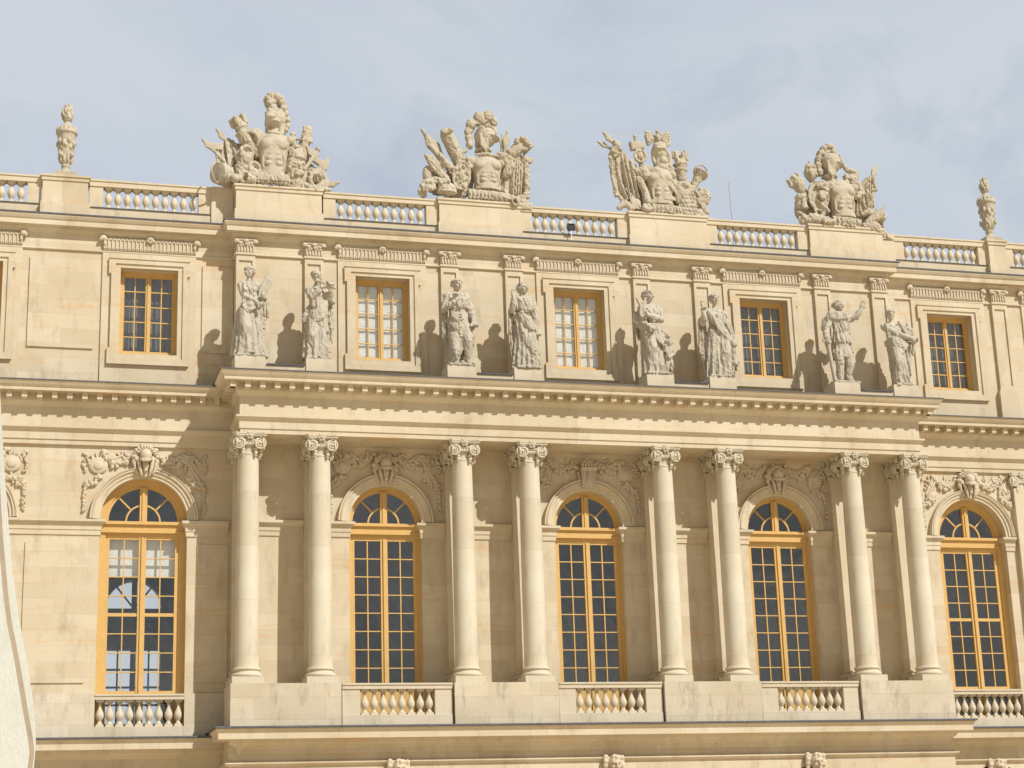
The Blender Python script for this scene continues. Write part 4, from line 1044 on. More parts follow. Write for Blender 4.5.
# ------------------------------------------------------------------ trophies on the roof
def cuirass(K, cx, ysh, yw, hw, d=0, lean=0, navel=True, sc=1.0):
    H = yw-ysh
    K.robe([(cx-lean, yw, d, hw*.86, hw*.56, 0), (cx-lean*.7, yw-.22*H, d, hw*.78, hw*.52, 0), (cx-lean*.3, yw-.55*H, d, hw*.88, hw*.58, 0), (cx, yw-.80*H, d, hw*1.0, hw*.60, 0), (cx, yw-.97*H, d, hw*.86, hw*.45, 0), (cx, yw-1.08*H, d, hw*.36, hw*.30, 0)], 2, 0, 0, 40)
    for sg in (-1, 1):
        K.e((cx+sg*hw*.42, ysh+.26*H, d-hw*.42), (hw*.42, H*.15, hw*.22), rot=sg*8)
        for j, (v_, w_) in enumerate(((.48, .22), (.62, .20), (.76, .18))): K.e((cx-lean*.5+sg*hw*.22+(j*7-6)*sg, ysh+v_*H-j*3, d-hw*.46), (hw*(w_+.04), H*(.085-.01*j), hw*.13), rot=sg*(14-6*j))
        K.t([(cx-lean*.5+sg*hw*.42, ysh+.45*H, d-hw*.45), (cx-lean*.5+sg*hw*.66, ysh+.60*H, d-hw*.36), (cx-lean*.5+sg*hw*.62, ysh+.82*H, d-hw*.34), (cx-lean*.5+sg*hw*.30, ysh+.97*H, d-hw*.46)], [hw*.07, hw*.09, hw*.08, hw*.05], 8)
        K.e((cx+sg*hw*.95, ysh+.10*H, d), (hw*.34, hw*.36, hw*.36))
    K.e((cx-lean*.9, ysh+.92*H, d-hw*.34), (hw*.60, H*.10, hw*.20))
def sleeve(K, x, y, r, sg, d=0, n=3):
    for j in range(n): K.ring((x+sg*j*r*.25, y+j*r*.2, d-4*j), r, r*.22, rot=sg*30, yaw=sg*35)
    for j in range(7):
        a = -60+j*30; xx = x+sg*r*.6+r*.75*math.cos(rad(a))*.6; yy = y+r*.5+r*.75*math.sin(rad(a)); K.t([(xx, yy-6, d-8), (xx+sg*8, yy+r*.35, d-12)], [r*.2, r*.14], 6)
def skirt(K, x0, x1, y, h, d=-20, n=9, slope=0):
    for j in range(n):
        t = j/(n-1); x = x0+(x1-x0)*t; b = -22*math.sin(PI*t); yy = y+slope*t
        w = (x1-x0)/n*.42
        K.poly([(x-w, yy), (x+w, yy), (x+w*1.05, yy+h), (x-w*1.05, yy+h)], d+b-12, d+b+26); K.e((x, yy+h*.5, d+b-14), (w*.5, h*.28, 8)); K.e((x, yy+h, d+b), (w, h*.18, 14))
    K.t([(x0-8, y-4, d), ((x0+x1)/2, y-2+slope/2, d-26), (x1+8, y-4+slope, d)], 9, 8)
def spear(K, a, b, r=8, head=60, d=20, w=26):
    K.t([(*a, d), (*b, d)], r, 8); v = V3((a[0]-b[0], a[1]-b[1], 0)).normalized(); n = V3((-v.y, v.x, 0)); c = V3((*a, 0))
    tip = c; m_ = c-v*head*.55; e_ = c-v*head
    K.poly([(tip.x, tip.y), (m_.x+n.x*w*.5, m_.y+n.y*w*.5), (e_.x+n.x*w*.2, e_.y+n.y*w*.2), (e_.x-n.x*w*.2, e_.y-n.y*w*.2), (m_.x-n.x*w*.5, m_.y-n.y*w*.5)], d-9, d+9)
    K.t([(tip.x, tip.y, d), (e_.x, e_.y, d)], [3, 12], 6)
def drum(K, c, r, L, ang):
    dv = V3((math.cos(rad(ang)), 0, 0)); K.t([(c[0], c[1], c[2]-20), (c[0]+L, c[1]-2, c[2]+L*.6)], [r, r], 24, cap=.05)
    for f in (0.02, .9): K.ring((c[0]+L*f, c[1], c[2]-20+(L*.6+20)*f), r*1.0, 6, yaw=50)
def shield_oval(K, c, rx, ry, d, rot=0, boss=True, seed=0):
    K.e((c[0], c[1], d), (rx, ry, 16), rot, 24, 10); K.ring((c[0], c[1], d-10), ry*.93, 7, rot=rot, sx=rx/ry, n=32)
    if boss:
        for i in range(14):
            a = i*2.4; r = .15+.045*i; K.e((c[0]+rx*r*math.cos(a), c[1]+ry*r*math.sin(a), d-16), (rx*.16, ry*.12, 10))
        K.e((c[0], c[1], d-20), (rx*.3, ry*.28, 14))
def arrows(K, base, tip, n=7, w=30, d=10, r=7, quiver=True, qr=30):
    v = V3((tip[0]-base[0], tip[1]-base[1], 0)); L = v.length; v.normalize(); n_ = V3((-v.y, v.x, 0))
    if quiver: K.t([(*base, d), (base[0]+v.x*L*.62, base[1]+v.y*L*.62, d)], [qr*.75, qr], 12); K.ring((base[0]+v.x*L*.6, base[1]+v.y*L*.6, d), qr*.98, 7, rot=math.degrees(math.atan2(v.x, -v.y)), yaw=0, sx=1) if False else K.e((base[0]+v.x*L*.6, base[1]+v.y*L*.6, d), (qr*1.12, qr*.35, qr*1.1), rot=-math.degrees(math.atan2(-v.x, -v.y)))
    for i in range(n):
        t = (i/(n-1)-.5); a = (base[0]+v.x*L*.5+n_.x*w*t*1.2, base[1]+v.y*L*.5+n_.y*w*t*1.2, d+K.R.uniform(-qr*.5, qr*.5)); e_ = (tip[0]+n_.x*w*t*2.1, tip[1]+n_.y*w*t*2.1+K.R.uniform(-6, 6), a[2]*1.1)
        K.t([a, e_], [r*.7, r], 6)
        for k in range(3): K.e((e_[0]-v.x*k*14, e_[1]-v.y*k*14, e_[2]), (r*1.15, r*1.6, r*1.3), rot=-math.degrees(math.atan2(-v.x, -v.y)))
def plume(K, pts, r, n=18, d=0):
    P_ = pts
    for i in range(n):
        x = i/(n-1)*(len(P_)-1); k = min(int(x), len(P_)-2); f = x-k; a = P_[k]; b = P_[k+1]
        cx, cy = a[0]*(1-f)+b[0]*f, a[1]*(1-f)+b[1]*f; rr = r*(.8+.35*math.sin(i*2.1))
        for s_ in (-1, 0, 1): K.e((cx, cy-(0 if s_ else 4), d+s_*r*.6), (rr, rr*.85, rr*.8))
def helmet(K, c, r, face=1, d=-6, visor=True):
    x, y = c; K.e((x, y, d), (r, r*1.02, r*.98), 0, 20, 12)
    K.e((x, y-r*.2, d), (r*1.03, r*.12, r*1.02)); K.t([(x+face*r*.2, y-r*1.0, d), (x+face*r*.75, y-r*.55, d-r*.6), (x+face*r*.8, y, d-r*.75)], [6, 8, 6], 8)
    # brim, cheek guards, back shell, open face
    K.e((x+face*r*.42, y+r*.14, d-r*.08), (r*.86, r*.11, r*.98), rot=face*10, n=24); K.ring((x, y+r*.05, d), r*.2, r*.06)
    K.e((x-face*r*.40, y+r*.60, d+r*.30), (r*.50, r*.78, r*.46)); K.e((x-face*r*.62, y+r*1.22, d), (r*.42, r*.22, r*.6), rot=-face*18)
    for a_, b_ in ((-.80, -.56), (.50, .72)):
        K.poly([(x-face*r*.72, y+r*.05), (x-face*r*.22, y+r*.12), (x-face*r*.10, y+r*.55), (x+face*r*.05, y+r*.85), (x+face*r*.0, y+r*1.22), (x-face*r*.3, y+r*1.42), (x-face*r*.66, y+r*1.0)], d+a_*r, d+b_*r)
    K.t([(x-face*r*.22, y+r*.2, d-r*.80), (x-face*r*.10, y+r*.55, d-r*.80), (x+face*r*.05, y+r*.85, d-r*.78), (x, y+r*1.25, d-r*.74)], [r*.06, r*.07, r*.07, r*.06], 8)
    K.e((x+face*r*.22, y+r*1.28, d-r*.1), (r*.26, r*.18, r*.55)); K.t([(x-face*r*.12, y+r*1.3, d+8), (x-face*r*.05, y+r*1.9, d+8)], [r*.50, r*.62], 14)
def make_trophy(i, cx, label):
    y0, x0, S_, fx = [(672, 515, 212, 1.0), (690, 520, 226, 1.02), (668, 470, 234, 1.04), (655, 440, 220, 1.07)][i]
    o = empty('trophy', (cx+(-.09, .27, .11, .22)[i], .12, 13.70)); tag(o, label, 'trophy', 'carved stone trophies along the roof balustrade')
    fx *= (.975, 1.0, .985, .965)[i]; K = SK(x0, y0, 1/S_, fx, seed=40+i, fz=(1.07, 1.11, 1.14, 1.135)[i]); vx = .0175; mat = 'trophy'
    def fin(nm): K.done(nm, mat, o, vx, 0, .004 if nm in ('cuirass', 'helmet', 'drum', 'cannonballs', 'axe', 'spears') else .016, (9, 9, 6)); K.new()
    for (a, b, ra, rb) in (((300, 560, 110, 110), (700, 560, 110, 110), (420, 470, 60, 90), (600, 540, 60, 100)), ((330, 560, 120, 110), (680, 570, 110, 110), (400, 500, 60, 100), (640, 480, 50, 110), (200, 560, 90, 90)),
                           ((300, 520, 110, 130), (640, 540, 110, 110), (380, 470, 50, 100), (560, 500, 60, 90)), ((280, 520, 110, 110), (600, 540, 110, 100), (345, 450, 50, 100), (540, 480, 60, 100), (160, 540, 60, 80)))[i]:
        K.e((a, b, 46), (ra, rb, 34))
    fin('core')
    if i == 0:
        K.poly([(250, 674), (800, 674), (795, 662), (255, 662)], -48, 70); fin('base')
        cuirass(K, 512, 345, 600, 104, -10, 8); K.cloth([(420, 590, -50), (510, 600, -70), (600, 590, -50)], [(400, 640, -60), (510, 650, -85), (640, 640, -60)], 9, 6, 60, 3); sleeve(K, 392, 365, 52, -1, -10); sleeve(K, 612, 400, 38, 1, 6, 2); fin('cuirass')
        skirt(K, 415, 630, 612, 40, -40, 9, 12); fin('belt_plates')
        # lion-mask helmet
        K.e((528, 235, 0), (66, 72, 66)); K.e((496, 222, -48), (46, 28, 32)); K.e((484, 248, -70), (36, 20, 28)); K.e((500, 268, -50), (48, 14, 34)); K.e((470, 238, -78), (12, 9, 10))
        for a, b in ((478, 200), (520, 200)): K.e((a, b, -58), (17, 13, 14)); K.e((a, b+4, -68), (8, 6, 8))
        for a in range(26): an = rad(-70+a*10); K.e((540+66*math.cos(an), 250+84*math.sin(an)*.9, 4-20*math.cos(a*2.2)), 17)
        K.t([(518, 285, 6), (512, 345, 0)], [36, 46], 14); K.t([(468, 255, -20), (470, 325, -20)], [9, 14], 8); K.t([(566, 262, -20), (556, 340, -26)], [15, 22], 8); K.t([(480, 335, -46), (540, 340, -46)], [12, 12], 8)
        K.t([(510, 190, 0), (505, 160, 0)], [30, 34], 12); fin('helmet')
        plume(K, [(490, 150), (475, 118), (495, 92), (530, 90), (562, 112), (572, 150), (585, 190)], 25, 22); K.e((505, 125, -6), (34, 30, 26)); fin('plume')
        K.t([(425, 470, 20), (350, 380, 10), (300, 330, 0)], [46, 46, 40], 14, cap=.2); arrows(K, (350, 390), (285, 250), 8, 42, 0, 12, True, 40); fin('quiver')
        spear(K, (70, 384), (260, 560), 10, 80, 30, 40); spear(K, (158, 308), (330, 500), 10, 82, 46, 42); K.poly([(118, 400), (180, 398), (196, 440), (140, 440)], 24, 44); fin('spears')
        K.cloth([(150, 440, 40), (230, 350, 50), (330, 400, 50)], [(160, 530, 20), (240, 580, 20), (350, 560, 30)], 8, 14, 24, 14); K.cloth([(210, 380, 30), (300, 400, 30)], [(230, 540, 10), (330, 500, 20)], 5, 12, 20, 12); fin('flag')
        drum(K, (160, 602, 0), 68, 90, 0)
        for j in range(5): K.t([(170+18*j, 545, -30), (180+18*j, 660, -30)], 4, 5)
        K.e((220, 625, -20), (40, 36, 30)); K.e((265, 640, -50), (30, 30, 30)); fin('drum')
        for (a, b, r) in ((340, 470, 38), (392, 565, 34), (330, 628, 34)): K.ring((a, b, -40), r, 13, yaw=15); K.ring((a, b, -30), r*.6, 9, yaw=15)
        K.t([(345, 500, -30), (300, 560, -20), (310, 620, -20)], [40, 34, 30], 12); K.t([(390, 590, -30), (330, 560, -20), (290, 480, 0)], [28, 30, 26], 12); K.t([(392, 638, -30), (330, 630, -55)], [26, 34], 14, cap=-1); K.e((375, 600, -30), (44, 40, 30)); fin('trumpets')
        K.t([(700, 450, 30), (718, 360, 30), (738, 268, 30)], [48, 36, 26], 8, twist=.4); 
        for j in range(4): K.t([(712+16*j, 345, 6), (716+14*j, 262+4*(j % 2), 20)], [7, 11], 5)
        K.garland([(670, 350, 6), (720, 345, 0), (760, 360, 6)], 10, 9, 5); fin('sheath')
        K.e((640, 355, 20), (28, 40, 26)); K.garland([(640, 325, 10), (640, 390, 5)], 15, 10, 15)
        K.e((662, 455, -6), (58, 52, 46)); K.e((672, 480, -44), (36, 20, 24)); K.garland([(610, 430, -26), (650, 400, -36), (700, 425, -26), (716, 470, -10)], 12, 14, 6)
        K.t([(660, 500, 0), (640, 560, 0), (650, 640, -10)], [60, 62, 50], 14); K.garland([(610, 540, -50), (680, 520, -50), (700, 560, -40), (640, 600, -60)], 13, 22, 16); fin('small_helmet')
        K.t([(640, 650, -30), (720, 530, -20), (800, 405, 0)], [15, 13, 12], 8); K.e((800, 402, 0), 17)
        K.poly([(770, 440), (812, 470), (845, 470), (862, 440), (872, 490), (856, 530), (826, 548), (790, 535), (806, 505), (755, 475)], -14, 14); K.poly([(720, 385), (810, 440), (790, 472), (735, 440)], -16, 16); fin('axe')
        spear(K, (934, 598), (800, 640), 10, 70, 10, 44); fin('spears')
        K.e((790, 580, 10), (56, 46, 40)); K.ring((785, 610, -30), 46, 16, yaw=20); K.t([(700, 640, -30), (780, 670, -30), (850, 600, -10)], [20, 26, 18], 10); K.t([(830, 560, 0), (850, 620, -10), (820, 680, -20)], [22, 26, 20], 8); K.garland([(750, 560, -20), (800, 545, -20), (840, 580, -20)], 15, 12, 10)
        K.garland([(700, 660, -40), (780, 670, -50), (860, 665, -30)], 14, 18, 8); K.e((770, 530, 30), (36, 30, 26)); K.e((700, 600, 10), (70, 70, 40)); fin('scrollwork')
    if i == 1:
        K.poly([(170, 692), (780, 692), (775, 680), (175, 680)], -48, 70); fin('base')
        cuirass(K, 525, 400, 610, 112, -10, 0); K.e((410, 450, 0), (50, 46, 40)); K.garland([(330, 440, -20), (400, 400, -30), (410, 470, -36)], 14, 14, 12)
        K.garland([(450, 385, -40), (520, 375, -56), (590, 385, -40)], 10, 14, 4); fin('cuirass')
        skirt(K, 400, 670, 625, 48, -40, 12, 14); fin('belt_plates')
        helmet(K, (528, 245), 78, 1, -4); K.garland([(470, 210, -50), (530, 190, -70), (590, 215, -50)], 9, 16, 8); fin('helmet')
        for a, b, r in ((415, 305, 24), (412, 262, 26), (408, 220, 27), (430, 170, 36), (487, 118, 38), (552, 106, 40), (590, 140, 28)):
            K.e((a, b, 0), (r, r, r*1.05))
            for k in range(8): an = k*PI/4; K.e((a+r*.62*math.cos(an), b+r*.62*math.sin(an), -r*.62), r*.3)
        K.t([(420, 320, 0), (412, 230, 0), (450, 160, 0), (550, 135, 0)], [18, 22, 28, 28], 10); fin('plume')
        spear(K, (98, 225), (300, 520), 14, 190, 20, 74); K.t([(150, 330, 14), (230, 420, 14)], [16, 22], 8); spear(K, (170, 265), (330, 500), 10, 100, 50, 50); fin('spears')
        K.t([(260, 240, 20), (350, 420, 20)], [44, 46], 12)
        for j in range(8): an = j*PI/4; K.t([(268+30*math.cos(an), 235+14*math.sin(an), 10-26*math.sin(an)), (350+30*math.cos(an), 400, 10-26*math.sin(an))], 12, 7)
        K.t([(310, 390, -10), (385, 350, -10)], [14, 14], 6); K.garland([(230, 250, -20), (290, 225, -26)], 14, 10, 9); fin('fasces')
        shield_oval(K, (345, 530), 62, 108, -34, 8); fin('shield')
        K.poly([(100, 400), (150, 398), (225, 470), (275, 560), (262, 585), (150, 490)], -26, 6); K.t([(110, 405, -20), (265, 570, -20)], 9, 8); K.e((128, 520, 20), (36, 70, 26)); K.garland([(200, 400, -10), (240, 450, -30), (270, 480, -30)], 20, 14, 12); fin('scabbard')
        K.garland([(80, 660, -10), (100, 590, 0), (180, 560, 0), (240, 580, -10)], 20, 40, 18); K.garland([(90, 640, -40), (150, 620, -50)], 18, 18, 14); fin('garland')
        K.e((240, 630, -50), (68, 50, 44)); K.e((240, 650, -50), (74, 16, 48)); K.garland([(190, 600, -80), (250, 590, -90)], 10, 8, 8); fin('small_helmet')
        spear(K, (694, 185), (650, 420), 12, 110, 30, 56); spear(K, (664, 205), (640, 400), 9, 80, 44, 40); spear(K, (850, 250), (760, 420), 9, 70, 40, 44); fin('spears')
        K.t([(640, 380, 0), (690, 440, -20), (660, 490, -20)], [50, 44, 34], 12); K.garland([(640, 380, -40), (700, 400, -40), (690, 460, -40), (650, 480, -30)], 15, 26, 13); fin('sleeve')
        K.cloth([(690, 330, 0), (750, 330, 0), (800, 360, 10)], [(560, 640, -10), (700, 660, -10), (800, 640, 10)], 8, 16, 26, 8, belly=14, bend=.3); K.garland([(800, 370, 0), (812, 480, 0), (800, 620, 0)], 18, 34, 9)
        K.t([(790, 270, 0), (740, 320, 0), (700, 350, 0)], [40, 44, 40], 12); K.garland([(730, 270, -30), (790, 255, -40), (840, 300, -30)], 14, 22, 14); K.poly([(830, 360), (868, 372), (840, 402), (812, 390)], -14, 14); K.poly([(730, 250), (810, 240), (830, 320), (760, 330)], -40, 20); fin('flag')
        K.t([(710, 680, -30), (690, 690, -70)], [34, 34], 16, cap=-1); K.ring((706, 684, -68), 26, 8, yaw=10); K.garland([(560, 660, -60), (640, 665, -60), (780, 640, -30)], 14, 30, 9); K.t([(740, 700, -20), (830, 700, -10)], [34, 34], 14, cap=.1); K.ring((822, 700, -10), 34, 7, yaw=80); K.e((760, 670, -10), (50, 40, 40)); fin('scrollwork')
    if i == 2:
        K.poly([(200, 670), (790, 670), (785, 658), (205, 658)], -48, 70); fin('base')
        cuirass(K, 455, 360, 600, 108, -8, -14); K.swag([(350, 340, -30), (450, 400, -66), (560, 500, -50), (590, 560, -20)], 12, 3, 16); K.swag([(380, 590, -40), (480, 550, -64), (560, 560, -40)], 10, 3, 14); fin('cuirass')
        skirt(K, 395, 620, 610, 46, -40, 9, 14); fin('belt_plates')
        K.e((478, 235, 0), (66, 74, 64)); K.e((470, 205, -34), (58, 34, 40)); K.t([(415, 250, -30), (440, 222, -66), (490, 218, -66), (535, 250, -30)], [10, 12, 12, 10], 8); K.t([(535, 240, -10), (548, 310, -6), (530, 370, -6)], [24, 26, 22], 10); K.t([(480, 290, 0), (480, 345, 0)], [50, 56], 14); K.t([(418, 250, -16), (424, 310, -20)], [14, 12], 8); K.e((490, 300, -46), (32, 28, 20)); K.garland([(540, 320, -20), (560, 370, -20)], 16, 9, 8); K.garland([(430, 195, -50), (480, 180, -60), (520, 195, -50)], 9, 14, 5); fin('helmet')
        for sg in (-1, 1):
            K.poly([(465, 150), (465+sg*28, 100), (465+sg*84, 80), (465+sg*106, 118), (465+sg*98, 172), (465+sg*72, 188), (465+sg*46, 160), (465+sg*20, 165)] if sg > 0 else [(465, 150), (437, 100), (381, 86), (372, 120), (392, 190), (410, 180), (440, 158), (455, 165)], -10, 14)
            for k in range(5): K.t([(465+sg*30, 110+k*8, -10), (465+sg*(92-k*4), 100+k*17, -14)], 7, 6)
        K.e((465, 135, -14), (20, 28, 22)); K.e((462, 95, -20), 17); K.e((456, 98, -36), (6, 6, 10)); fin('eagle')
        spear(K, (65, 126), (170, 230), 12, 76, 0, 44); spear(K, (28, 180), (140, 230), 10, 70, 26, 40); fin('spears')
        K.t([(120, 250, 0), (160, 200, 0)], [20, 26], 10); K.garland([(140, 190, -10), (170, 240, -20), (130, 280, -10)], 15, 14, 9)
        K.cloth([(105, 250, 10), (190, 230, 0), (300, 330, 0)], [(130, 520, 10), (220, 600, -10), (380, 600, -10)], 7, 20, 30, 10, belly=20, bend=.5); K.garland([(108, 290, 6), (112, 420, 6), (140, 540, 6), (200, 590, 0)], 14, 40, 6); fin('flag')
        K.poly([(250, 175), (360, 165), (362, 215), (262, 232)], -16, 14); K.poly([(258, 183), (352, 174), (354, 207), (268, 223)], -20, -14); K.t([(300, 165, 0), (298, 135, 0)], [9, 9], 8); K.e((298, 132, 0), 15); K.e((325, 270, 0), (48, 52, 18)); K.ring((325, 270, -14), 44, 9); K.e((328, 272, -18), (22, 30, 14)); K.t([(318, 225, 6), (345, 420, 6)], 14, 8); fin('standard')
        K.garland([(280, 390, -20), (330, 365, -36), (390, 380, -30), (380, 440, -30)], 17, 30, 13); K.t([(340, 380, -10), (350, 430, -20)], [56, 50], 14, cap=.3); K.t([(300, 440, -30), (340, 530, -40), (345, 590, -50)], [30, 26, 32], 12); fin('sleeve')
        K.poly([(215, 560), (255, 590), (300, 650), (235, 640)], -50, -34); K.e((262, 610, -40), (40, 44, 14), rot=30); K.t([(200, 510, -30), (300, 640, -50)], 10, 8); K.garland([(140, 640, -20), (190, 600, -20), (230, 640, -30)], 18, 22, 12); K.garland([(310, 640, -60), (370, 640, -60)], 20, 14, 16); fin('axe')
        arrows(K, (640, 400), (640, 225), 9, 52, 14, 11, True, 46); K.e((635, 340, 14), (56, 14, 50)); K.e((635, 300, 14), (58, 10, 50)); fin('quiver')
        K.t([(560, 440, 0), (600, 500, -20), (590, 560, -20)], [46, 44, 30], 12); K.garland([(590, 460, -40), (650, 450, -40), (690, 480, -30), (620, 520, -40)], 17, 34, 14); fin('sleeve')
        K.t([(690, 500, -10), (735, 430, -10), (760, 385, -10), (782, 350, -10)], [20, 26, 36, 60], 16, cap=-1); K.ring((784, 350, -10), 58, 6, rot=30, yaw=20); K.poly([(660, 400), (740, 420), (720, 460), (640, 440)], 0, 24); fin('trumpet')
        K.e((650, 590, -40), (68, 96, 16), rot=18, n=24); 
        for r_ in range(6):
            for c_ in range(4): K.e((612+c_*26+(r_ % 2)*12, 520+r_*27, -54), (15, 16, 8))
        fin('shield')
        K.e((735, 640, -20), 34); K.e((780, 665, -20), 32); K.e((725, 675, -30), 34); K.e((760, 620, 10), 30); K.e((830, 680, -10), (30, 26, 24)); fin('cannonballs')
        K.garland([(740, 500, 10), (800, 470, 10), (830, 510, 10), (780, 560, 10), (800, 620, 10)], 20, 44, 14); K.e((770, 540, 16), (50, 60, 26)); K.t([(820, 500, 0), (840, 510, 0)], [18, 6], 6); fin('foliage')
    if i == 3:
        K.poly([(150, 656), (720, 656), (715, 644), (155, 644)], -48, 70); K.garland([(100, 630, -30), (200, 610, -50), (330, 635, -60)], 20, 50, 16); K.garland([(560, 640, -50), (660, 660, -50), (760, 700, -20)], 16, 34, 10); fin('base')
        cuirass(K, 430, 360, 590, 108, -8, -10); K.e((350, 375, -30), (34, 20, 20), rot=30); K.e((470, 365, -36), (22, 36, 18)); K.e((525, 400, 0), (46, 60, 36)); fin('cuirass')
        skirt(K, 350, 545, 600, 48, -40, 8, 12); K.e((450, 632, -70), 18); fin('belt_plates')
        helmet(K, (378, 225), 74, 1, -4); fin('helmet')
        plume(K, [(296, 300), (280, 240), (295, 180), (330, 130), (375, 108), (400, 120), (398, 148)], 22, 26); K.t([(330, 170, 0), (370, 145, 0)], [20, 20], 8); fin('plume')
        shield_oval(K, (250, 460), 80, 118, -30, 0, False); K.garland([(240, 400, -56), (290, 390, -60), (300, 450, -60), (250, 450, -60), (280, 480, -60)], 16, 34, 12); K.t([(240, 500, -50), (310, 560, -50)], [14, 12], 8); K.t([(210, 540, -46), (220, 590, -46)], 10, 6); fin('shield')
        arrows(K, (190, 470), (100, 335), 7, 40, 20, 13, False); K.e((135, 360, 16), (46, 40, 26), rot=-30); K.t([(180, 450, 20), (140, 380, 20)], [30, 40], 10); fin('arrows')
        K.t([(235, 330, 20), (225, 290, 20)], [30, 44], 10)
        for j in range(6): K.t([(200+14*j, 310, 10), (196+14*j, 250-14*(j % 3), 6)], [14, 9], 6)
        K.garland([(200, 260, 0), (250, 250, 0), (260, 310, 0)], 15, 14, 10); fin('torch')
        K.e((140, 500, 20), (46, 52, 34)); K.garland([(110, 470, 0), (160, 460, -10), (150, 540, -10)], 18, 24, 14); K.e((120, 580, -10), (36, 14, 20), rot=20); fin('small_helmet')
        K.poly([(470, 295), (575, 285), (575, 318), (476, 325)], -24, 20); K.t([(530, 320, 0), (540, 420, 0)], [38, 34], 14); K.e((520, 265, -6), (44, 18, 22)); K.e((485, 250, -10), (20, 18, 18)); K.e((560, 270, -6), (18, 16, 16)); K.garland([(560, 360, -20), (580, 420, -30), (540, 450, -40)], 17, 24, 12); fin('pillar')
        spear(K, (740, 212), (560, 470), 10, 80, 14, 46); fin('spears')
        K.cloth([(560, 380, 10), (640, 300, 0), (710, 270, 6)], [(540, 560, 0), (620, 560, -6), (690, 480, 6)], 9, 16, 26, 12, bend=.3); K.garland([(690, 300, 0), (705, 380, 6)], 13, 14, 7); fin('flag')
        K.t([(590, 620, -30), (660, 580, -30), (710, 540, -24)], [24, 34, 42], 16, cap=.2); K.t([(690, 550, 0), (742, 585, -6)], [34, 46], 16, cap=-1); K.ring((736, 590, 6), 42, 7, yaw=60); K.e((640, 640, -40), (60, 36, 34)); K.garland([(570, 560, -30), (620, 530, -30), (650, 560, -30)], 15, 18, 12); K.t([(600, 640, -50), (740, 500, -30)], 10, 8); fin('cannon')
    return o
TL = ['stone trophy with lion-mask helmet, drum and axe above the leftmost statue pair', 'stone trophy with round-tufted plume, fasces and draped banner, second from left',
      'stone trophy topped by a spread-winged eagle with a flag and trumpet', 'stone trophy with crested visored helmet, oval shield and cannon at the right end']
for i, (c, l) in enumerate(zip((-9.08, -3.02, 2.78, 8.85), TL)): make_trophy(i, c, l)

# ------------------------------------------------------------------ urns
def make_urn(x, label):
    o = empty('urn', (x, YBS+.1, 13.76)); tag(o, label, 'urn', 'stone urns on the roof balustrade')
    q = MB(); q.box(-.31, .31, -.31, .31, 0, .15); q.build('base', 'trophy', o)
    K = SK(0, 0, 1, 1, seed=5); q = K.q
    q.lathe(0, 0, [(.22, .14), (.23, .20), (.16, .26), (.13, .32), (.17, .40), (.14, .43), (.19, .50), (.22, .62), (.25, .85), (.29, 1.05), (.33, 1.28), (.34, 1.33), (.39, 1.36), (.40, 1.42), (.34, 1.46), (.30, 1.52), (.20, 1.62), (.12, 1.68), (.10, 1.74), (.16, 1.77), (.16, 1.80), (.10, 1.83)], 32)
    for k in range(14):
        a = 2*PI*k/14; q.ell((.33*math.cos(a), .33*math.sin(a), 1.47), (.06, .06, .10), None, 8, 6)
    for k in range(10):
        a = 2*PI*k/10; q.ell((.30*math.cos(a), .30*math.sin(a), 1.12-.08*(k % 2)), (.08, .08, .09), None, 8, 6); q.ell((.27*math.cos(a+.3), .27*math.sin(a+.3), .93+.05*(k % 2)), (.06, .06, .07), None, 8, 6)
        q.ell((.22*math.cos(a), .22*math.sin(a), .60), (.05, .05, .11), None, 8, 6)
    for k in range(4): a = PI/4+k*PI/2; q.ell((.29*math.cos(a), .29*math.sin(a), .70), (.09, .09, .08), None, 8, 6); q.ell((.33*math.cos(a), .33*math.sin(a), .78), .05, None, 8, 6)
    ub = K.done('body', 'trophy', o, .018, 0); ub.scale = (.78, .78, 1.03)
    K.new(); q = K.q
    for k in range(42):
        z = K.R.uniform(0, 1); a = K.R.uniform(0, 6.28); r = .17*math.sin(PI*(.28+.62*z))*1.1
        q.ell((r*math.cos(a), r*math.sin(a), 1.86+.36*z), (.055, .055, .085), None, 8, 6)
    q.ell((0, 0, 1.98), (.15, .15, .18)); uf = K.done('flame_finial', 'trophy', o, .016, 0); uf.scale = (.80, .80, 1.03)
make_urn(-15.06, 'slender stone flame urn on the far left roof pedestal'); make_urn(14.63, 'slender stone flame urn on the far right roof pedestal')

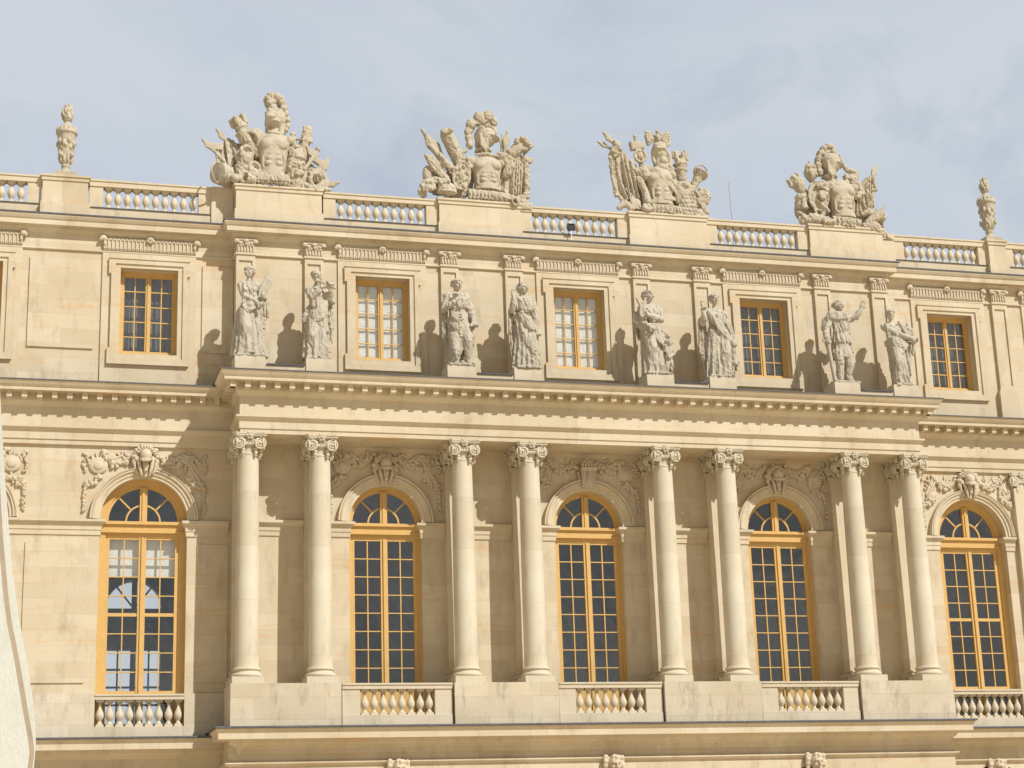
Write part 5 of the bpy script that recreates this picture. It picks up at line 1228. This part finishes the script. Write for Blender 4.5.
# ------------------------------------------------------------------ carved reliefs over the arches and keystones
def relief(seed, H, zs, kind):
    K = SK(0, 0, 1, 1, seed=seed); q = K.q; R_ = K.R
    def blob(x, z, r, y=-.02, t=.95): q.ell((x, y, z), (r, r*t, r*R_.uniform(.8, 1.2)), None, 7, 5)
    def chain(pts, r, n, jit=.03):
        for i in range(n):
            x = i/(n-1)*(len(pts)-1); k = min(int(x), len(pts)-2); f = x-k
            for _ in range(2): blob(pts[k][0]*(1-f)+pts[k+1][0]*f+R_.uniform(-jit, jit), pts[k][1]*(1-f)+pts[k+1][1]*f+R_.uniform(-jit, jit), r*R_.uniform(.6, 1.15), -.02-R_.uniform(0, .03))
    T = zs
    for sg in (H,):
        R_.seed(seed*7+sg); X = lambda v: sg*v*(1.03 if T < 5.9 else 1.0)
        chain([(X(.34), T-.16), (X(.55), T-.38), (X(.82), T-.46), (X(1.0), T-.25), (X(1.12), T-.12)], .06, 34, .07)
        for k in range(16): u = R_.uniform(.36, 1.5); q.ell((X(u), -.025, T-.10-R_.uniform(0, .25 if u < .7 else .4)), (.035, .045, .10), Matrix.Rotation(R_.uniform(-1.5, 1.5), 3, 'Y'), 7, 5)
        for k in range(9): q.ell((X(.42+.07*k), -.03, T-.22-.10*math.sin(k*.5)), (.05, .03, .09), Matrix.Rotation(R_.uniform(-1, 1), 3, 'Y'), 7, 5)
        # shield / drapery piece
        v = (seed+sg) % 3
        if v == 0:
            q.ell((X(1.28), -.02, T-.52), (.24, .06, .33), Matrix.Rotation(sg*.35, 3, 'Y'), 18, 8); 
            for i in range(20): a = 2*PI*i/20; p = Matrix.Rotation(sg*.35, 3, 'Y') @ V3((.22*math.cos(a), 0, .31*math.sin(a))); blob(X(1.28)+p.x, T-.52+p.z, .028, -.05)
            for i in range(8): blob(X(1.28)+R_.uniform(-.12, .12), T-.52+R_.uniform(-.16, .16), .05, -.07)
        elif v == 1:
            q.prism([(X(1.05), T-.22), (X(1.18), T-.14), (X(1.42), T-.62), (X(1.40), T-.85), (X(1.12), T-.82), (X(1.15), T-.5)], -.05, .02)
            q.tube([(X(1.05), -.05, T-.2), (X(1.45), -.05, T-.85)], .035, 6); q.tube([(X(1.3), -.04, T-.1), (X(1.12), -.04, T-.85)], .03, 6); q.ell((X(1.22), -.03, T-.7), (.15, .05, .17), None, 12, 6)
            for i in range(8): blob(X(1.25)+R_.uniform(-.2, .2), T-.2-R_.uniform(0, .3), .05)
        else:
            q.ell((X(1.22), -.03, T-.48), (.26, .06, .24), None, 16, 8); q.ell((X(1.22), -.08, T-.48), (.14, .04, .13), None, 12, 6)
            for k in range(6): a = rad(30+24*k); q.tube([(X(1.22)+.2*math.cos(a)*sg, -.03, T-.48+.2*math.sin(a)), (X(1.22)+.38*math.cos(a)*sg, -.03, T-.48+.36*math.sin(a))], [.03, .02], 6)
        chain([(X(1.15), T-.78), (X(1.38), T-.95), (X(1.50), T-1.0)], .06, 16, .09)
        chain([(X(1.52), T-.95), (X(1.56), T-1.25), (X(1.56), T-1.75)], .045, 19, .035)
        chain([(X(1.60), T-.12), (X(1.50), T-.22), (X(1.62), T-.42), (X(1.55), T-.66)], .042, 12, .03)
    return q
def keystone(kind):
    q = MB()
    if kind == 'crown':
        q.prism([(-.20, 1.40), (.20, 1.40), (.15, .92), (-.15, .92)], -.20, .02)
        for s in (-1, 1): q.tube([(s*.19, -.2, 1.38), (s*.16, -.2, .95)], .035, 8)
        q.box(-.23, .23, -.34, .0, 1.40, 1.50); q.ell((0, -.21, 1.16), (.06, .05, .16)); q.tube([(0, -.22, 1.36), (0, -.26, 1.2), (0, -.2, .98)], [.03, .04, .02], 8)
        for s in (-1, 1):
            for k in range(6): q.ell((s*(.26-.012*k), -.1, 1.36-.075*k), (.05, .06, .055), None, 8, 6)
        for k in range(5): q.ell((-.19+.095*k, -.28, 1.57), (.04, .04, .07), None, 8, 6)
        for s in (-1, 0, 1): q.tube([(s*.2, -.26, 1.56), (s*.12, -.22, 1.70), (0, -.16, 1.76)], .025, 6)
        q.ell((0, -.16, 1.80), .05); q.ell((0, -.16, 1.6), (.19, .12, .14))
        for s in (-1, 1):
            for k in range(5): q.ell((s*(.28+.05*k), -.08, 1.52+.03*k*(1 if k < 3 else -1)), (.05, .05, .06), None, 8, 6)
    else:
        q.prism([(-.19, 1.45), (.19, 1.45), (.17, 1.1), (.13, .90), (-.13, .90), (-.17, 1.1)], -.16, .02)
        for s in (-1, 1): q.tube([(s*.20, -.15, 1.42), (s*.17, -.24, 1.18), (s*.11, -.2, .92)], [.05, .055, .035], 8)
        q.ell((0, -.19, 1.22), (.09, .09, .17)); q.ell((0, -.29, 1.20), (.022, .035, .05)); q.ell((0, -.22, 1.06), (.06, .07, .07))
        for s in (-1, 1): q.ell((s*.04, -.27, 1.26), (.02, .02, .015), None, 8, 6)
        q.ell((0, -.20, 1.47), (.17, .19, .20), None, 18, 10); q.lathe(0, -.20, [(.17, 1.38), (.20, 1.36), (.20, 1.33), (.16, 1.31)], 20)
        q.prism([(-.13, 1.33), (.13, 1.33), (.10, 1.28), (-.10, 1.28)], -.42, -.2)
        R9 = random.Random(4)
        for k in range(13):
            a = rad(-20+18.3*k); rr = .27+.04*(k % 2); q.ell((rr*math.cos(a), -.12, 1.46+rr*.92*math.sin(a)), (R9.uniform(.05, .08), .09, R9.uniform(.06, .11)), Matrix.Rotation(PI/2-a, 3, 'Y'), 9, 7)
        for k in range(8): a = rad(20*k+20); q.ell((.22*math.cos(a), -.2, 1.5+.22*math.sin(a)), (.04, .05, .07), Matrix.Rotation(PI/2-a, 3, 'Y'), 8, 6)
        for s in (-1, 1): q.ell((s*.30, -.10, 1.32), (.08, .07, .12)); q.tube([(s*.30, -.1, 1.4), (s*.27, -.13, 1.1), (s*.2, -.14, .98)], [.06, .05, .04], 8)
    return q
ks = keystone('helmet'); kc = keystone('crown'); fk = None
for j, (c, y, T) in enumerate([(-B, 0, 5.92), (0, 0, 5.92), (B, 0, 5.92), (SIDEL[0], YS, 5.82), (SIDEL[1], YS, 5.82), (SIDER[0], YS, 5.82), (SIDER[1], YS, 5.82)]):
    for sg_ in (-1, 1): q = relief(3+j, sg_, T, 0); P(q, 'relief_carving', 'relief', 60, loc=(c, y, 0))
    z = 4.03 if y == 0 else 4.15
    if j == 1: P(kc, 'keystone_crown', 'relief', 50, loc=(c, y, z+.02))
    elif fk is None: fk = P(ks, 'keystone_helmet', 'relief', 50, loc=(c, y, z))
    else: Pc(fk, (c, y, z))
# mask keystones of the ground floor arches
K = SK(0, 0, 1, 1, seed=8); K.head((0, -.0, -.10), .27, 0, 'curl', beard=True)
for s in (-1, 1): K.garland([(s*.2, -.2, -.05), (s*.27, .0, -.05), (s*.24, .25, -.05)], .07, 12, .04)
mk = None
for c, y, z in [(-B, -1.28, -3.03), (0, -1.28, -3.0), (B, -1.28, -3.03)]+[(c, .26, -3.2) for c in SIDEL+SIDER]:
    if mk is None: mk = P(K.q, 'keystone_mask', 'relief', loc=(c, y, z), remesh=.016, sm=1)
    else: Pc(mk, (c, y, z))

# ------------------------------------------------------------------ floodlight and lightning rod
fl = empty('floodlight', (-.18, -.16, 12.60)); fl.scale = (.62, .62, .66); tag(fl, 'small black floodlight on a pale stem before the roof balusters', 'floodlight')
q = MB(); q.tube([(0, 0, 0), (0, 0, .48)], .022, 8); q.box(-.06, .06, -.05, .05, -.005, .02); q.build('stem', 'curtain', fl)
q = MB(); q.box(-.17, .17, -.05, .05, .50, .53); q.box(-.178, -.168, -.03, .03, .50, .70); q.box(.168, .178, -.03, .03, .50, .70); q.build('bracket', 'black', fl)
Rf = Matrix.Rotation(rad(-12), 3, 'X')
q = MB(); q.box(-.165, .165, -.02, .12, .54, .82); q.box(-.165, .165, -.06, -.02, .79, .82); q.box(-.165, .165, -.06, -.02, .54, .57); q.box(-.165, -.14, -.06, -.02, .57, .79); q.box(.14, .165, -.06, -.02, .57, .79); q.build('housing', 'black', fl)
q = MB(); q.box(-.138, .138, -.03, -.024, .572, .788); q.build('lens', 'black', fl)
q = MB(); q.tube([(5.82, 1.5, 12.6), (5.83, 1.5, 14.2), (5.79, 1.5, 15.6)], [.014, .011, .008], 6); tag(q.build('lightning_rod', 'galv'), 'thin lightning rod rising behind the balustrade, between the eagle trophy and the cannon trophy', 'rod')

# ------------------------------------------------------------------ near curved wall at the left
NW = empty('stone_wall', (-16.6, -37.7, GZ)); tag(NW, 'rough whitish curved wall end with a brown edge moulding, close by at the left edge', 'wall')
OUT = [(-15.80, GZ), (-15.80, -5.4), (-15.777, -5.07), (-15.772, -4.947), (-15.779, -4.812), (-15.796, -4.704), (-15.839, -4.486), (-15.885, -4.266), (-15.936, -3.987), (-15.962, -3.762), (-16.006, -3.361), (-16.044, -2.964), (-16.10, -2.5), (-16.2, -2.0), (-16.4, -1.5), (-16.8, -1.1)]
INN = [(-15.815, GZ), (-15.81, -5.4), (-15.784, -5.10), (-15.775, -4.99), (-15.783, -4.922), (-15.828, -4.707), (-15.873, -4.489), (-15.924, -4.27), (-15.95, -4.104), (-15.986, -3.824), (-16.025, -3.426), (-16.08, -3.0), (-16.15, -2.6), (-16.25, -2.1), (-16.45, -1.6), (-16.8, -1.25)]
def slab(pts, y0, y1, nm, mat):
    q = MB(); q.prism(pts+[(-17.8, pts[-1][1]), (-17.8, GZ)], y0, y1); o = q.build(nm, mat); o.parent = NW; o.location = -NW.location; return o
slab(OUT, -38.0, -37.3, 'rear_face', 'near')
slab([(x-.004, z) for x, z in INN], -38.03, -38.0, 'edge_moulding', 'brownstone')
slab([(x-.030, z-.01*(k > 0)) for k, (x, z) in enumerate(INN)], -38.06, -38.03, 'front_face', 'near')
